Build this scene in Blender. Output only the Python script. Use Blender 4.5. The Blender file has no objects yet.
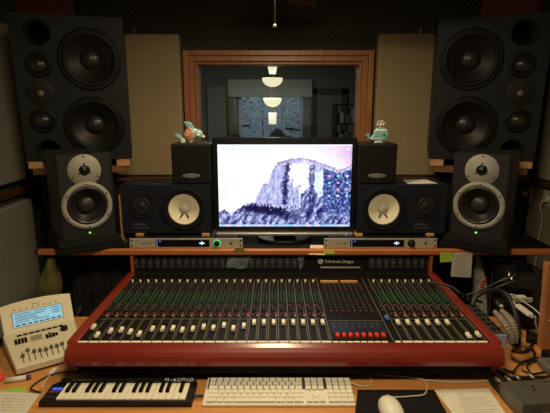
import bpy, math, random
from mathutils import Vector, Matrix, noise
random.seed(7)
S = bpy.context.scene
COL = S.collection
PI = math.pi
# ------------------------------------------------------------------ camera
CAMZ, PITCH, F = 1.56, math.radians(12.0), 458.0
cam_d = bpy.data.cameras.new('camera'); cam = bpy.data.objects.new('camera', cam_d); COL.objects.link(cam)
cam_d.sensor_width = 36; cam_d.lens = 36 * F / 550; cam_d.clip_start = 0.02
cam.location = (0, 0, CAMZ); cam.rotation_euler = (PI / 2 - PITCH, 0, 0)
S.camera = cam
# ------------------------------------------------------------------ world, light, exposure
w = bpy.data.worlds.new('sky'); S.world = w; w.use_nodes = True
wb = w.node_tree.nodes['Background']; wb.inputs[0].default_value = (0.62, 0.78, 0.95, 1); wb.inputs[1].default_value = 0.30
S.view_settings.view_transform = 'Standard'; S.view_settings.look = 'None'
S.view_settings.exposure = 0.0; S.view_settings.gamma = 1.0; S.view_settings.use_curve_mapping = False

def area_light(name, loc, size, power, color, rot=(0, 0, 0), spread=PI):
    l = bpy.data.lights.new(name, 'AREA'); l.shape = 'DISK'; l.size = size; l.energy = power; l.color = color; l.spread = spread
    o = bpy.data.objects.new(name, l); COL.objects.link(o); o.location = loc; o.rotation_euler = rot
    return o
WARM = (1.0, 0.78, 0.46)
area_light('fan_lamp_light', (0.0, 1.72, 2.025), 0.22, 8.5, WARM)
area_light('ceiling_fill_light', (0.0, 0.45, 2.245), 0.45, 21.0, (1.0, 0.82, 0.53))  # fill added overhead to brighten the side walls
wl = area_light('window_daylight', (-0.05, -2.55, 1.52), 1.2, 16.0, (0.80, 0.92, 1.0), (-PI / 2, 0, 0)); wl.data.shape = 'RECTANGLE'; wl.data.size = 1.3; wl.data.size_y = 0.75
area_light('standin_room_fill', (-0.2, 4.2, 2.24), 0.5, 14, (0.95, 0.97, 0.85))  # added fill for the stand-in room, has no fixture

# ------------------------------------------------------------------ pixel rays
cp, sp = math.cos(PITCH), math.sin(PITCH)
def ray(px, py):
    u = (px - 275) / F; v = (py - 206.5) / F
    return Vector((u, cp - v * sp, -v * cp - sp))
def pz(px, py, z):
    r = ray(px, py); return Vector((0, 0, CAMZ)) + r * ((z - CAMZ) / r.z)
def pd(px, py, d):
    r = ray(px, py); return Vector((0, 0, CAMZ)) + r * (d / r.y)

# ------------------------------------------------------------------ materials
MATS = {}
def mat(name, col, rough=0.5, metal=0.0, var=0.0, vscale=30.0, bump=0.0, bscale=200.0, emit=None, estr=1.0, trans=0.0, coat=0.0, col2=None, spec=None):
    if name in MATS: return MATS[name]
    m = bpy.data.materials.new(name); m.use_nodes = True; nt = m.node_tree; n = nt.nodes; b = n['Principled BSDF']
    b.inputs['Roughness'].default_value = rough; b.inputs['Metallic'].default_value = metal
    if spec is not None: b.inputs['Specular IOR Level'].default_value = spec
    tc = n.new('ShaderNodeTexCoord')
    if var > 0 or col2:
        nz = n.new('ShaderNodeTexNoise'); nz.inputs['Scale'].default_value = vscale; nz.inputs['Detail'].default_value = 4
        nt.links.new(tc.outputs['Object'], nz.inputs['Vector'])
        r = n.new('ShaderNodeValToRGB'); r.color_ramp.elements[0].position = 0.3; r.color_ramp.elements[1].position = 0.7
        c2 = col2 or tuple(min(1, c * (1 + var)) for c in col)
        c1 = col if col2 else tuple(c * (1 - var) for c in col)
        r.color_ramp.elements[0].color = (*c1, 1); r.color_ramp.elements[1].color = (*c2, 1)
        nt.links.new(nz.outputs['Fac'], r.inputs['Fac']); nt.links.new(r.outputs['Color'], b.inputs['Base Color'])
    else:
        b.inputs['Base Color'].default_value = (*col, 1)
        if not emit and rough > 0.15:     # faint roughness variation
            nz = n.new('ShaderNodeTexNoise'); nz.inputs['Scale'].default_value = 60
            nt.links.new(tc.outputs['Object'], nz.inputs['Vector'])
            mr = n.new('ShaderNodeMapRange'); mr.inputs['To Min'].default_value = rough * 0.9; mr.inputs['To Max'].default_value = min(1, rough * 1.1)
            nt.links.new(nz.outputs['Fac'], mr.inputs['Value']); nt.links.new(mr.outputs['Result'], b.inputs['Roughness'])
    if bump > 0:
        nb = n.new('ShaderNodeTexNoise'); nb.inputs['Scale'].default_value = bscale; nb.inputs['Detail'].default_value = 3
        nt.links.new(tc.outputs['Object'], nb.inputs['Vector'])
        bp = n.new('ShaderNodeBump'); bp.inputs['Strength'].default_value = bump; bp.inputs['Distance'].default_value = 0.003
        nt.links.new(nb.outputs['Fac'], bp.inputs['Height']); nt.links.new(bp.outputs['Normal'], b.inputs['Normal'])
    if emit:
        b.inputs['Emission Color'].default_value = (*emit, 1); b.inputs['Emission Strength'].default_value = estr
    if trans: b.inputs['Transmission Weight'].default_value = trans
    if coat: b.inputs['Coat Weight'].default_value = coat; b.inputs['Coat Roughness'].default_value = 0.12
    MATS[name] = m
    return m
def wood(name, c1, c2, axis='X', scale=6.0, rough=0.45, coat=0.0):
    if name in MATS: return MATS[name]
    m = bpy.data.materials.new(name); m.use_nodes = True; nt = m.node_tree; n = nt.nodes; b = n['Principled BSDF']
    tc = n.new('ShaderNodeTexCoord'); mp = n.new('ShaderNodeMapping')
    k = {'X': (0.12, 1, 1), 'Y': (1, 0.12, 1), 'Z': (1, 1, 0.12)}[axis]
    mp.inputs['Scale'].default_value = k
    nz = n.new('ShaderNodeTexNoise'); nz.inputs['Scale'].default_value = scale * 6; nz.inputs['Detail'].default_value = 6; nz.inputs['Distortion'].default_value = 0.6
    nt.links.new(tc.outputs['Object'], mp.inputs['Vector']); nt.links.new(mp.outputs['Vector'], nz.inputs['Vector'])
    r = n.new('ShaderNodeValToRGB'); r.color_ramp.elements[0].position = 0.32; r.color_ramp.elements[1].position = 0.68
    r.color_ramp.elements[0].color = (*c1, 1); r.color_ramp.elements[1].color = (*c2, 1)
    nt.links.new(nz.outputs['Fac'], r.inputs['Fac']); nt.links.new(r.outputs['Color'], b.inputs['Base Color'])
    b.inputs['Roughness'].default_value = rough
    if coat: b.inputs['Coat Weight'].default_value = coat; b.inputs['Coat Roughness'].default_value = 0.15
    MATS[name] = m
    return m

M_desk = wood('desk_wood', (0.46, 0.19, 0.052), (0.62, 0.28, 0.085), 'X', 5, 0.42)
M_edge = wood('shelf_edge_wood', (0.40, 0.12, 0.035), (0.52, 0.18, 0.05), 'X', 7, 0.4)
M_trimw = wood('window_trim_wood', (0.30, 0.115, 0.038), (0.42, 0.17, 0.06), 'Z', 6, 0.4)
M_block = wood('block_wood', (0.42, 0.20, 0.08), (0.6, 0.32, 0.14), 'X', 12, 0.6)
M_red = wood('cherry_lacquer', (0.17, 0.016, 0.010), (0.23, 0.028, 0.014), 'X', 3, 0.3, 0.5)
M_redy = wood('cherry_lacquer_side', (0.19, 0.018, 0.011), (0.25, 0.03, 0.016), 'Y', 3, 0.3, 0.4)
M_brown = wood('brown_rail_wood', (0.13, 0.055, 0.02), (0.2, 0.09, 0.035), 'X', 6, 0.5)
M_black = mat('black_plastic', (0.007, 0.007, 0.007), 0.45, var=0.2, spec=.35)
M_blackm = mat('black_matt', (0.006, 0.006, 0.0065), 0.8, var=0.3, spec=.2)
M_blackg = mat('black_gloss', (0.008, 0.008, 0.009), 0.12)
M_rubber = mat('rubber', (0.014, 0.014, 0.014), 0.5)
M_cloth = mat('black_cloth', (0.012, 0.011, 0.010), 0.95, var=0.4, vscale=8, bump=0.6, bscale=60)
M_beige = mat('beige_fabric', (0.34, 0.26, 0.145), 0.95, var=0.06, vscale=60, bump=0.5, bscale=500)
M_grey = mat('grey_fabric', (0.52, 0.48, 0.36), 0.95, var=0.06, vscale=60, bump=0.5, bscale=500)
M_slate = mat('slate_cabinet', (0.014, 0.0165, 0.019), 0.5, spec=.25, var=0.1, vscale=80, bump=0.3, bscale=400)
M_navy = mat('navy_cabinet', (0.008, 0.011, 0.020), 0.55, spec=.25, var=0.15, vscale=50, bump=0.2)
M_char = mat('charcoal_cabinet', (0.015, 0.0145, 0.0145), 0.6, spec=.3, var=0.1, bump=0.2)
M_silver = mat('satin_silver', (0.46, 0.44, 0.38), 0.35, 0.6, var=0.05)
M_ring = mat('light_grey_ring', (0.30, 0.29, 0.25), 0.55, 0.0, var=0.05)
M_alu = mat('champagne_panel', (0.56, 0.53, 0.42), 0.35, 0.4, var=0.04)
M_cream = mat('cream_plastic', (0.66, 0.58, 0.40), 0.5, var=0.03)
M_white = mat('white_plastic', (0.72, 0.68, 0.56), 0.4)
M_whitek = mat('white_key', (0.78, 0.72, 0.56), 0.3)
M_ivory = mat('ivory_cap', (0.80, 0.74, 0.56), 0.45)
M_paper = mat('paper', (0.70, 0.67, 0.56), 0.9, var=0.03)
M_ink = mat('ink', (0.12, 0.12, 0.13), 0.8)
M_greyink = mat('grey_ink', (0.22, 0.22, 0.22), 0.7)
M_print = mat('pale_print', (0.45, 0.45, 0.42), 0.6)
M_surface = mat('console_panel', (0.006, 0.0055, 0.005), 0.5, var=0.15, spec=.2)
M_knobk = mat('knob_black', (0.022, 0.020, 0.018), 0.45)
M_knobg = mat('knob_green', (0.011, 0.052, 0.021), 0.45)
M_knobr = mat('knob_maroon', (0.075, 0.014, 0.024), 0.5)
M_tan = mat('tan_line', (0.20, 0.17, 0.10), 0.6)
M_slot = mat('slot_black', (0.003, 0.003, 0.003), 0.9)
M_redb = mat('red_button', (0.72, 0.035, 0.02), 0.4)
M_blue = mat('blue_cap', (0.03, 0.16, 0.36), 0.4)
M_foam = mat('pad_foam', (0.009, 0.0085, 0.008), 0.95, spec=.15, bump=0.5)

# ------------------------------------------------------------------ mesh builder
def frame(loc=(0, 0, 0), rz=0, rx=0, ry=0):
    return Matrix.Translation(loc) @ Matrix.Rotation(rz, 4, 'Z') @ Matrix.Rotation(ry, 4, 'Y') @ Matrix.Rotation(rx, 4, 'X')
I4 = Matrix.Identity(4)
FRONT = Matrix.Rotation(PI / 2, 4, 'X')          # local z -> -y (faces the listener)
class MB:
    def __init__(s): s.v = []; s.f = []; s.m = []; s.sm = []
    def add(s, vs, fs, mi=0, smooth=False, M=None):
        o = len(s.v)
        for p in vs:
            p = Vector(p); s.v.append(M @ p if M is not None else p)
        for f in fs: s.f.append([o + i for i in f]); s.m.append(mi); s.sm.append(smooth)
    def box(s, c, d, mi=0, M=None):
        x, y, z = d[0] / 2, d[1] / 2, d[2] / 2
        vs = [(c[0] + a * x, c[1] + b * y, c[2] + e * z) for a in (-1, 1) for b in (-1, 1) for e in (-1, 1)]
        s.add(vs, [(0, 1, 3, 2), (4, 6, 7, 5), (0, 4, 5, 1), (2, 3, 7, 6), (0, 2, 6, 4), (1, 5, 7, 3)], mi, False, M); return s
    def b2(s, a, b, mi=0, M=None):
        return s.box([(a[i] + b[i]) / 2 for i in range(3)], [abs(b[i] - a[i]) for i in range(3)], mi, M)
    def lathe(s, prof, n=32, M=None, mis=None, mi=0, smooth=True):
        vs = []; fs = []
        for r, h in prof:
            for k in range(n): a = 2 * PI * k / n; vs.append((max(r, 1e-5) * math.cos(a), max(r, 1e-5) * math.sin(a), h))
        for j in range(len(prof) - 1):
            fs = []
            for k in range(n): k2 = (k + 1) % n; fs.append((j * n + k, j * n + k2, (j + 1) * n + k2, (j + 1) * n + k))
            if j == 0: s.add(vs, fs, mis[j] if mis else mi, smooth, M); base = len(s.v) - len(vs)
            else:
                for f in fs: s.f.append([base + i for i in f]); s.m.append(mis[j] if mis else mi); s.sm.append(smooth)
        return s
    def cyl(s, p0, p1, r0, r1=None, n=16, mi=0, cap=True, M=None):
        r1 = r0 if r1 is None else r1; p0 = Vector(p0); p1 = Vector(p1); d = (p1 - p0)
        q = d.to_track_quat('Z', 'Y').to_matrix().to_4x4(); T = Matrix.Translation(p0) @ q; L = d.length
        if M is not None: T = M @ T
        vs = [(r0 * math.cos(2 * PI * k / n), r0 * math.sin(2 * PI * k / n), 0) for k in range(n)] + [(r1 * math.cos(2 * PI * k / n), r1 * math.sin(2 * PI * k / n), L) for k in range(n)]
        s.add(vs, [(k, (k + 1) % n, n + (k + 1) % n, n + k) for k in range(n)], mi, True, T)
        if cap:
            o = len(s.v) - 2 * n
            s.f.append([o + k for k in range(n)][::-1]); s.m.append(mi); s.sm.append(False)
            s.f.append([o + n + k for k in range(n)]); s.m.append(mi); s.sm.append(False)
        return s
    def prism(s, poly, h0, h1, mi=0, M=None):       # polygon in xy, extruded in z
        n = len(poly); vs = [(x, y, h0) for x, y in poly] + [(x, y, h1) for x, y in poly]
        s.add(vs, [tuple(range(n))[::-1], tuple(range(n, 2 * n))] + [(k, (k + 1) % n, n + (k + 1) % n, n + k) for k in range(n)], mi, False, M); return s
    def extrude_x(s, prof, x0, x1, mi=0, M=None, smooth=False):     # profile of (y,z)
        n = len(prof); vs = [(x0, y, z) for y, z in prof] + [(x1, y, z) for y, z in prof]
        s.add(vs, [tuple(range(n))[::-1], tuple(range(n, 2 * n))], mi, False, M)
        o = len(s.v) - 2 * n
        for k in range(n): s.f.append([o + k, o + (k + 1) % n, o + n + (k + 1) % n, o + n + k]); s.m.append(mi); s.sm.append(smooth)
        return s
    def tube(s, pts, r, n=8, mi=0, M=None, res=6, cap=True):
        P = smooth_path(pts, res); rings = []
        up = Vector((0, 0, 1)); last = None
        vs = []
        for i, p in enumerate(P):
            t = (P[min(i + 1, len(P) - 1)] - P[max(i - 1, 0)]).normalized()
            if last is None:
                a = t.cross(up);
                if a.length < 0.1: a = t.cross(Vector((1, 0, 0)))
            else: a = last - t * last.dot(t)
            a.normalize(); last = a; b = t.cross(a)
            rr = r(i / (len(P) - 1)) if callable(r) else r
            for k in range(n): q = 2 * PI * k / n; vs.append(p + a * (rr * math.cos(q)) + b * (rr * math.sin(q)))
        fs = [(i * n + k, i * n + (k + 1) % n, (i + 1) * n + (k + 1) % n, (i + 1) * n + k) for i in range(len(P) - 1) for k in range(n)]
        L = (len(P) - 1) * n
        if cap: fs += [tuple(range(n))[::-1], tuple(L + k for k in range(n))]
        s.add(vs, fs, mi, True, M); return s
    def ball(s, c, r, sc=(1, 1, 1), n=16, mi=0, M=None, m=10):
        T = Matrix.Translation(c) @ Matrix.Diagonal((*sc, 1))
        if M is not None: T = M @ T
        return s.lathe([(r * math.sin(PI * j / m), -r * math.cos(PI * j / m)) for j in range(m + 1)], n, T, mi=mi)
    def build(s, name, mats, parent=None, bev=0, seg=2, M=None):
        me = bpy.data.meshes.new(name)
        vs = [M @ v for v in s.v] if M is not None else s.v
        me.from_pydata([tuple(v) for v in vs], [], s.f)
        if not isinstance(mats, (list, tuple)): mats = [mats]
        for m in mats: me.materials.append(m)
        me.polygons.foreach_set('material_index', s.m); me.polygons.foreach_set('use_smooth', s.sm)
        me.update()
        import bmesh
        bm = bmesh.new(); bm.from_mesh(me); bmesh.ops.recalc_face_normals(bm, faces=bm.faces); bm.to_mesh(me); bm.free()
        o = bpy.data.objects.new(name, me); COL.objects.link(o)
        if parent: o.parent = parent
        if bev:
            md = o.modifiers.new('bevel', 'BEVEL'); md.width = bev; md.segments = seg; md.limit_method = 'ANGLE'; md.angle_limit = math.radians(40)
        return o
def smooth_path(pts, res):
    P = [Vector(p) for p in pts]
    if len(P) < 3 or res <= 1: return P
    out = []
    for i in range(len(P) - 1):
        p0 = P[max(i - 1, 0)]; p1 = P[i]; p2 = P[i + 1]; p3 = P[min(i + 2, len(P) - 1)]
        for k in range(res):
            t = k / res
            out.append(0.5 * ((2 * p1) + (p2 - p0) * t + (2 * p0 - 5 * p1 + 4 * p2 - p3) * t * t + (3 * p1 - p0 - 3 * p2 + p3) * t ** 3))
    out.append(P[-1]); return out
def tag(o, label, cat, group=None):
    o['label'] = label; o['category'] = cat
    if group: o['group'] = group
    return o
def thing(name, label, cat, loc=(0, 0, 0), rz=0, group=None, rx=0):
    o = bpy.data.objects.new(name, None); COL.objects.link(o); o.empty_display_size = 0.05
    o.location = loc; o.rotation_euler = (rx, 0, rz); return tag(o, label, cat, group)
def struct(o): o['kind'] = 'structure'; return o
def kids(o): return [c for c in list(COL.objects) if c.parent == o]
def copy_tree(o, parent=None):
    c = o.copy(); COL.objects.link(c); c.parent = parent
    for ch in kids(o): copy_tree(ch, c)
    return c
def text(name, string, size, M, m, parent=None, align='CENTER', ext=0.0002, spacing=1.0):
    cu = bpy.data.curves.new(name, 'FONT'); cu.body = string; cu.size = size; cu.align_x = align; cu.align_y = 'CENTER'; cu.extrude = ext; cu.resolution_u = 2; cu.space_character = spacing
    t = bpy.data.objects.new('tmp', cu); COL.objects.link(t)
    bpy.context.view_layer.update()
    me = bpy.data.meshes.new_from_object(t.evaluated_get(bpy.context.evaluated_depsgraph_get()))
    bpy.data.objects.remove(t); bpy.data.curves.remove(cu)
    me.transform(M); me.materials.clear(); me.materials.append(m); me.name = name
    o = bpy.data.objects.new(name, me); COL.objects.link(o)
    if parent: o.parent = parent
    return o

# ================================================================== SETTING
XL, XR, YB, ZC = -1.40, 1.49, 2.65, 2.30
def foam_mat():
    m = bpy.data.materials.new('dark_acoustic_foam'); m.use_nodes = True; nt = m.node_tree; n = nt.nodes; b = n['Principled BSDF']
    b.inputs['Base Color'].default_value = (0.055, 0.048, 0.030, 1); b.inputs['Roughness'].default_value = 0.95
    tc = n.new('ShaderNodeTexCoord'); mp = n.new('ShaderNodeMapping'); mp.inputs['Rotation'].default_value = (0, math.radians(35), 0)
    wv = n.new('ShaderNodeTexWave'); wv.inputs['Scale'].default_value = 14; wv.bands_direction = 'X'; wv.inputs['Distortion'].default_value = 0.6
    nt.links.new(tc.outputs['Object'], mp.inputs['Vector']); nt.links.new(mp.outputs['Vector'], wv.inputs['Vector'])
    bp = n.new('ShaderNodeBump'); bp.inputs['Distance'].default_value = 0.02; bp.inputs['Strength'].default_value = 0.6
    nt.links.new(wv.outputs['Fac'], bp.inputs['Height']); nt.links.new(bp.outputs['Normal'], b.inputs['Normal'])
    return m
M_foamw = foam_mat()
M_wallgrey = mat('dull_grey_wall', (0.10, 0.10, 0.095), 0.9, var=0.15, vscale=3)
M_wallcream = mat('cream_wall', (0.36, 0.31, 0.20), 0.8, var=0.06, vscale=5)
M_room = mat('warm_plaster', (0.42, 0.34, 0.24), 0.9, var=0.05, vscale=4)
M_carpet = mat('dark_carpet', (0.05, 0.042, 0.035), 0.95, var=0.3, vscale=120, bump=0.5)
struct(MB().b2((XL - .1, -2.6, -0.05), (XR + .1, 2.75, 0)).build('floor', M_carpet))
struct(MB().b2((XL - .1, -2.6, ZC), (XR + .1, 2.75, ZC + .1)).build('ceiling', M_foamw))
struct(MB().b2((XL - .1, -2.6, 0), (XL, 2.75, ZC)).build('wall_left', M_wallgrey))
struct(MB().b2((XR, -2.6, 0), (XR + .1, 2.75, ZC)).build('wall_right', M_wallcream))
wfr = MB(); wfr.b2((XL - .1, -2.7, 0), (-.75, -2.6, ZC)); wfr.b2((.65, -2.7, 0), (XR + .1, -2.6, ZC)); wfr.b2((-.75, -2.7, 0), (.65, -2.6, 1.1)); wfr.b2((-.75, -2.7, 1.95), (.65, -2.6, ZC))
struct(wfr.build('wall_front', M_room))
# back wall with the window opening
GX0, GX1, GZ0, GZ1 = -0.43, 0.468, 1.12, 1.80
wbk = MB()
wbk.b2((XL, YB, 0), (GX0 - .02, YB + .1, ZC)); wbk.b2((GX1 + .02, YB, 0), (XR, YB + .1, ZC))
wbk.b2((GX0 - .02, YB, 0), (GX1 + .02, YB + .1, GZ0 - .02)); wbk.b2((GX0 - .02, YB, GZ1 + .02), (GX1 + .02, YB + .1, ZC))
struct(wbk.build('wall_back', M_foamw))
# stepped wooden window frame
def ring(mb, x0, x1, z0, z1, wd, y0, y1, mi=0):
    mb.b2((x0 - wd, y0, z0 - wd), (x0, y1, z1 + wd), mi); mb.b2((x1, y0, z0 - wd), (x1 + wd, y1, z1 + wd), mi)
    mb.b2((x0, y0, z1), (x1, y1, z1 + wd), mi); mb.b2((x0, y0, z0 - wd), (x1, y1, z0), mi)
wf = MB(); ring(wf, GX0, GX1, GZ0, GZ1, 0.016, YB - 0.012, YB + 0.11); ring(wf, GX0 - .016, GX1 + .016, GZ0 - .016, GZ1 + .016, 0.030, YB - 0.028, YB)
ring(wf, GX0 - .046, GX1 + .046, GZ0 - .046, GZ1 + .046, 0.029, YB - 0.038, YB)
win = struct(wf.build('window_1', M_trimw, bev=0.004))
def glass_mat():
    m = bpy.data.materials.new('window_glass'); m.use_nodes = True; nt = m.node_tree; n = nt.nodes
    n.remove(n['Principled BSDF']); t = n.new('ShaderNodeBsdfTransparent'); t.inputs[0].default_value = (0.82, 0.85, 0.84, 1)
    g = n.new('ShaderNodeBsdfGlossy'); g.inputs['Roughness'].default_value = 0.02; fr = n.new('ShaderNodeFresnel'); fr.inputs[0].default_value = 1.5
    mx = n.new('ShaderNodeMixShader'); nt.links.new(fr.outputs[0], mx.inputs[0]); nt.links.new(t.outputs[0], mx.inputs[1]); nt.links.new(g.outputs[0], mx.inputs[2])
    nt.links.new(mx.outputs[0], n['Material Output'].inputs[0]); return m
M_glass = glass_mat()
MB().b2((GX0 - .008, YB + .05, GZ0 - .008), (GX1 + .008, YB + .056, GZ1 + .008)).build('window_pane', M_glass, win)
w3 = MB(); ring(w3, -.71, .61, 1.14, 1.91, .04, -2.69, -2.58); w3.b2((-.07, -2.66, 1.14), (-.03, -2.62, 1.91)); w3 = struct(w3.build('window_3', M_trimw))
MB().b2((-.71, -2.65, 1.14), (.61, -2.645, 1.91)).build('window_pane', M_glass, w3)
# wooden rail under the panels
rl = MB(); rl.b2((XL + .002, YB - .05, 1.155), (-0.46, YB - .001, 1.185)); rl.b2((0.50, YB - .05, 1.155), (XR - .002, YB - .001, 1.185))
struct(rl.build('trim_1', M_brown, bev=0.003))
struct(MB().b2((XL, 0.4, 1.11), (XL + .03, YB - .05, 1.15)).build('trim_2', M_brown, bev=0.003))
struct(MB().b2((XR - .03, 0.4, 1.145), (XR, YB - .05, 1.185)).build('trim_3', M_brown, bev=0.003))

# fabric wall panels
def panel(a, b, m, label, group=None):
    o = MB().b2(a, b).build('acoustic_panel', m, bev=0.012, seg=3); return tag(o, label, 'acoustic panel', group)
xa, xb = -0.90, pd(181.5, 100, YB - .06).x
panel((xa, YB - .07, 1.19), (xb, YB - .001, 1.955), M_beige, 'beige fabric acoustic panel on the rear wall left of the window frame')
xc, xd = pd(376, 100, YB - .06).x, 0.95
panel((xc, YB - .07, 1.19), (xd, YB - .001, 1.955), M_beige, 'beige fabric acoustic panel on the rear wall right of the window frame')
panel((XL + .001, 1.2, 1.187), (XL + .05, 2.48, 1.98), M_grey, 'upper grey fabric panel on the left wall beside the large wall monitor')
panel((XL + .001, 1.2, 0.45), (XL + .05, 2.50, 1.075), M_grey, 'lower grey fabric panel on the left wall behind the cream remote')
panel((XR - .05, 1.2, 1.187), (XR - .001, 2.50, 1.98), M_grey, 'grey fabric panel on the right wall above the power sockets')
M_rust = mat('rust_cloth', (0.20, 0.065, 0.028), 0.95, var=0.2, vscale=20, bump=0.5, bscale=80)
for x0, x1, lab in ((XL + .005, pd(75, 8, YB).x, 'left'), (pd(480, 8, YB).x, pd(537, 8, YB).x, 'right')):
    tag(MB().b2((x0, YB - .03, 2.03), (x1, YB - .001, ZC - .01)).build('wall_hanging', M_rust, bev=0.006), 'rust brown cloth hanging high on the wall above the ' + lab + ' large speaker', 'wall hanging')
for px, lab in ((134, 'left'), (421, 'right')):
    p = pd(px, 29, YB - .03); q = MB(); q.cyl((0, 0, 0), (0, 0, .028), .004, n=10); q.ball((0, 0, .03), .006, n=10, m=6)
    o = q.build('panel_hook', M_silver); o.location = (p.x, YB - .03, 1.955); tag(o, 'small metal hook on top of the ' + lab + ' beige panel', 'hook')

# ================================================================== ROOM BEHIND THE GLASS, BUILT IN PLACE OF ITS REFLECTION
LY = 5.6
LX0, LX1 = -1.9, 2.1
M_standin = mat('standin_room_wall', (0.15, 0.15, 0.135), 0.9, var=0.12, vscale=3)
M_standin2 = mat('standin_room_wall_grey', (0.13, 0.14, 0.13), 0.9, var=0.1, vscale=3)
wx0, wx1 = pd(239, 110, LY).x, pd(303, 110, LY).x
wz0, wz1 = 1.20, 1.75
lw = MB(); lw.b2((LX0, LY, 0), (wx0, LY + .12, ZC)); lw.b2((wx1, LY, 0), (LX1, LY + .12, ZC)); lw.b2((wx0, LY, 0), (wx1, LY + .12, wz0)); lw.b2((wx0, LY, wz1), (wx1, LY + .12, ZC))
struct(lw.build('wall_far', M_standin))
struct(MB().b2((LX0 - .1, 2.75, 0), (LX0, LY + .12, ZC)).build('wall_far_left', M_standin2))
struct(MB().b2((LX1, 2.75, 0), (LX1 + .1, LY + .12, ZC)).build('wall_far_right', M_standin2))
struct(MB().b2((LX0 - .1, 2.75, ZC), (LX1 + .1, LY + .12, ZC + .1)).build('ceiling_far', M_standin))
struct(MB().b2((LX0 - .1, 2.75, -.05), (LX1 + .1, LY + .12, 0)).build('floor_far', M_carpet))
sw = MB(); sw.b2((LX0, 2.75, 0), (XL, 2.78, ZC)); sw.b2((XR, 2.75, 0), (LX1, 2.78, ZC)); struct(sw.build('wall_partition', M_standin2))
M_frame = mat('white_window_frame', (0.5, 0.52, 0.5), 0.5)
f2 = MB(); ring(f2, wx0 + .03, wx1 - .03, wz0 + .03, wz1 - .03, .03, LY + .02, LY + .07)
mid = (wx0 + wx1) / 2
f2.b2((mid - .018, LY + .02, wz0), (mid + .018, LY + .07, wz1)); f2.b2((wx1 - .26, LY + .03, wz0), (wx1 - .245, LY + .06, wz1)); f2.b2((wx0, LY + .03, 1.44), (wx1, LY + .06, 1.455))
w2 = struct(f2.build('reflected_window', M_frame))  # window reflected in the pane, built as a real one behind it
MB().b2((wx0 + .02, LY + .045, wz0 + .02), (wx1 - .02, LY + .049, wz1 - .02)).build('window_pane', M_glass, w2)
tag(MB().b2((pd(228, 90, LY).x, LY - .05, 1.70), (pd(312, 90, LY).x, LY - .02, 1.90)).build('roller_blind', mat('pale_blind', (0.42, 0.42, 0.36), 0.8, var=.04), bev=.004), 'pale roller blind pulled halfway above the reflected far window', 'blind')
cur = MB()
cpts = [(pd(228, 100, LY - .08).x + i * .012, LY - .08 + .012 * math.sin(i * 1.9)) for i in range(9)]
for i in range(8):
    (x0, y0), (x1, y1) = cpts[i], cpts[i + 1]
    cur.add([(x0, y0, 1.0), (x1, y1, 1.0), (x1, y1, 1.69), (x0, y0, 1.69), (x0, y0 - .004, 1.0), (x1, y1 - .004, 1.0), (x1, y1 - .004, 1.69), (x0, y0 - .004, 1.69)], [(0, 1, 2, 3), (7, 6, 5, 4), (0, 4, 5, 1), (2, 6, 7, 3)], 0, True)
tag(cur.build('curtain', mat('fawn_curtain', (0.22, 0.19, 0.14), .9)), 'narrow fawn curtain left of the reflected far window', 'curtain')
# door of the stand-in room
dx0, dx1 = pd(317, 100, LY).x, pd(341, 100, LY).x
dr = MB(); dr.b2((dx0 - .07, LY - .03, 0), (dx0, LY, 1.80)); dr.b2((dx1, LY - .03, 0), (dx1 + .07, LY, 1.80)); dr.b2((dx0 - .07, LY - .03, 1.73), (dx1 + .07, LY, 1.80))
dfr = struct(dr.build('door_1', mat('dark_door_frame', (0.05, 0.048, 0.042), .6)))
MB().b2((dx0, LY - .02, 0), (dx1, LY - .001, 1.73)).build('door_leaf', mat('grey_door', (0.17, 0.165, 0.14), .6, var=.08), dfr)
tag(MB().b2((pd(207, 90, LY).x, LY - .04, .9), (pd(226, 90, LY).x, LY - .001, 1.82)).build('wall_board', mat('board_grey', (0.21, 0.21, 0.19), .9, var=.1), bev=.006), 'tall grey board on the far room wall left of its window', 'board')
# dark piano with lifted lid
pn = MB(); pn.b2((-0.65, 4.8, 0), (0.35, 5.3, 1.17)); pn.b2((-.68, 4.78, 1.17), (.38, 5.3, 1.20))
tag(pn.build('upright_piano', mat('piano_black', (0.012, 0.012, 0.012), .3), bev=.008), 'black upright piano silhouette under the reflected far window', 'piano')
pp = MB()
prev = None
lid = [(-.60, 0), (-.56, .05), (-.50, .03), (-.45, .09), (-.40, .10), (-.36, .04), (-.36, 0)]
pp.prism(lid, 0, .1, M=Matrix.Translation((0, 5.1, 1.20)) @ FRONT)
tag(pp.build('coat_heap', mat('dark_coat', (0.015, 0.015, 0.016), .9), bev=.01), 'crumpled dark coat lying on the piano behind the glass', 'coat')
pq = MB(); peak = [(-.20, 0), (-.17, .03), (-.10, .05), (-.04, .12), (.0, .15), (.05, .13), (.10, .07), (.20, .045), (.30, .02), (.33, 0)]
pq.prism(peak, 0, .12, M=Matrix.Translation((0.02, 5.24, 1.2005)) @ FRONT)
tag(pq.build('covered_instrument', mat('dark_case', (0.03, 0.032, 0.03), .8), bev=.02, seg=3), 'dark peaked covered instrument on the piano behind the glass', 'instrument')
# shelf unit with packed things on the right
ru = thing('equipment_shelf', 'dark shelf of mottled equipment at the right behind the glass', 'shelf', (.83, 4.85, 0))
q = MB(); q.b2((-.20, 0, 0), (-.18, .3, 1.62)); q.b2((.18, 0, 0), (.2, .3, 1.62))
for z in (1.0, 1.2, 1.4, 1.6): q.b2((-.18, 0, z), (.18, .3, z + .015))
q.build('shelf_frame', M_black, ru)
for i in range(14):
    z = (1.015, 1.215, 1.415)[i % 3]; x = -.165 + (i // 3) * .068; g = random.uniform(.05, .3)
    MB().b2((x, .02, z), (x + .055, .25, z + random.uniform(.08, .16))).build('storage_case', mat('case_%d' % i, (g, g, g * .95), .6, var=.6, vscale=40), ru, bev=.004)
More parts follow.
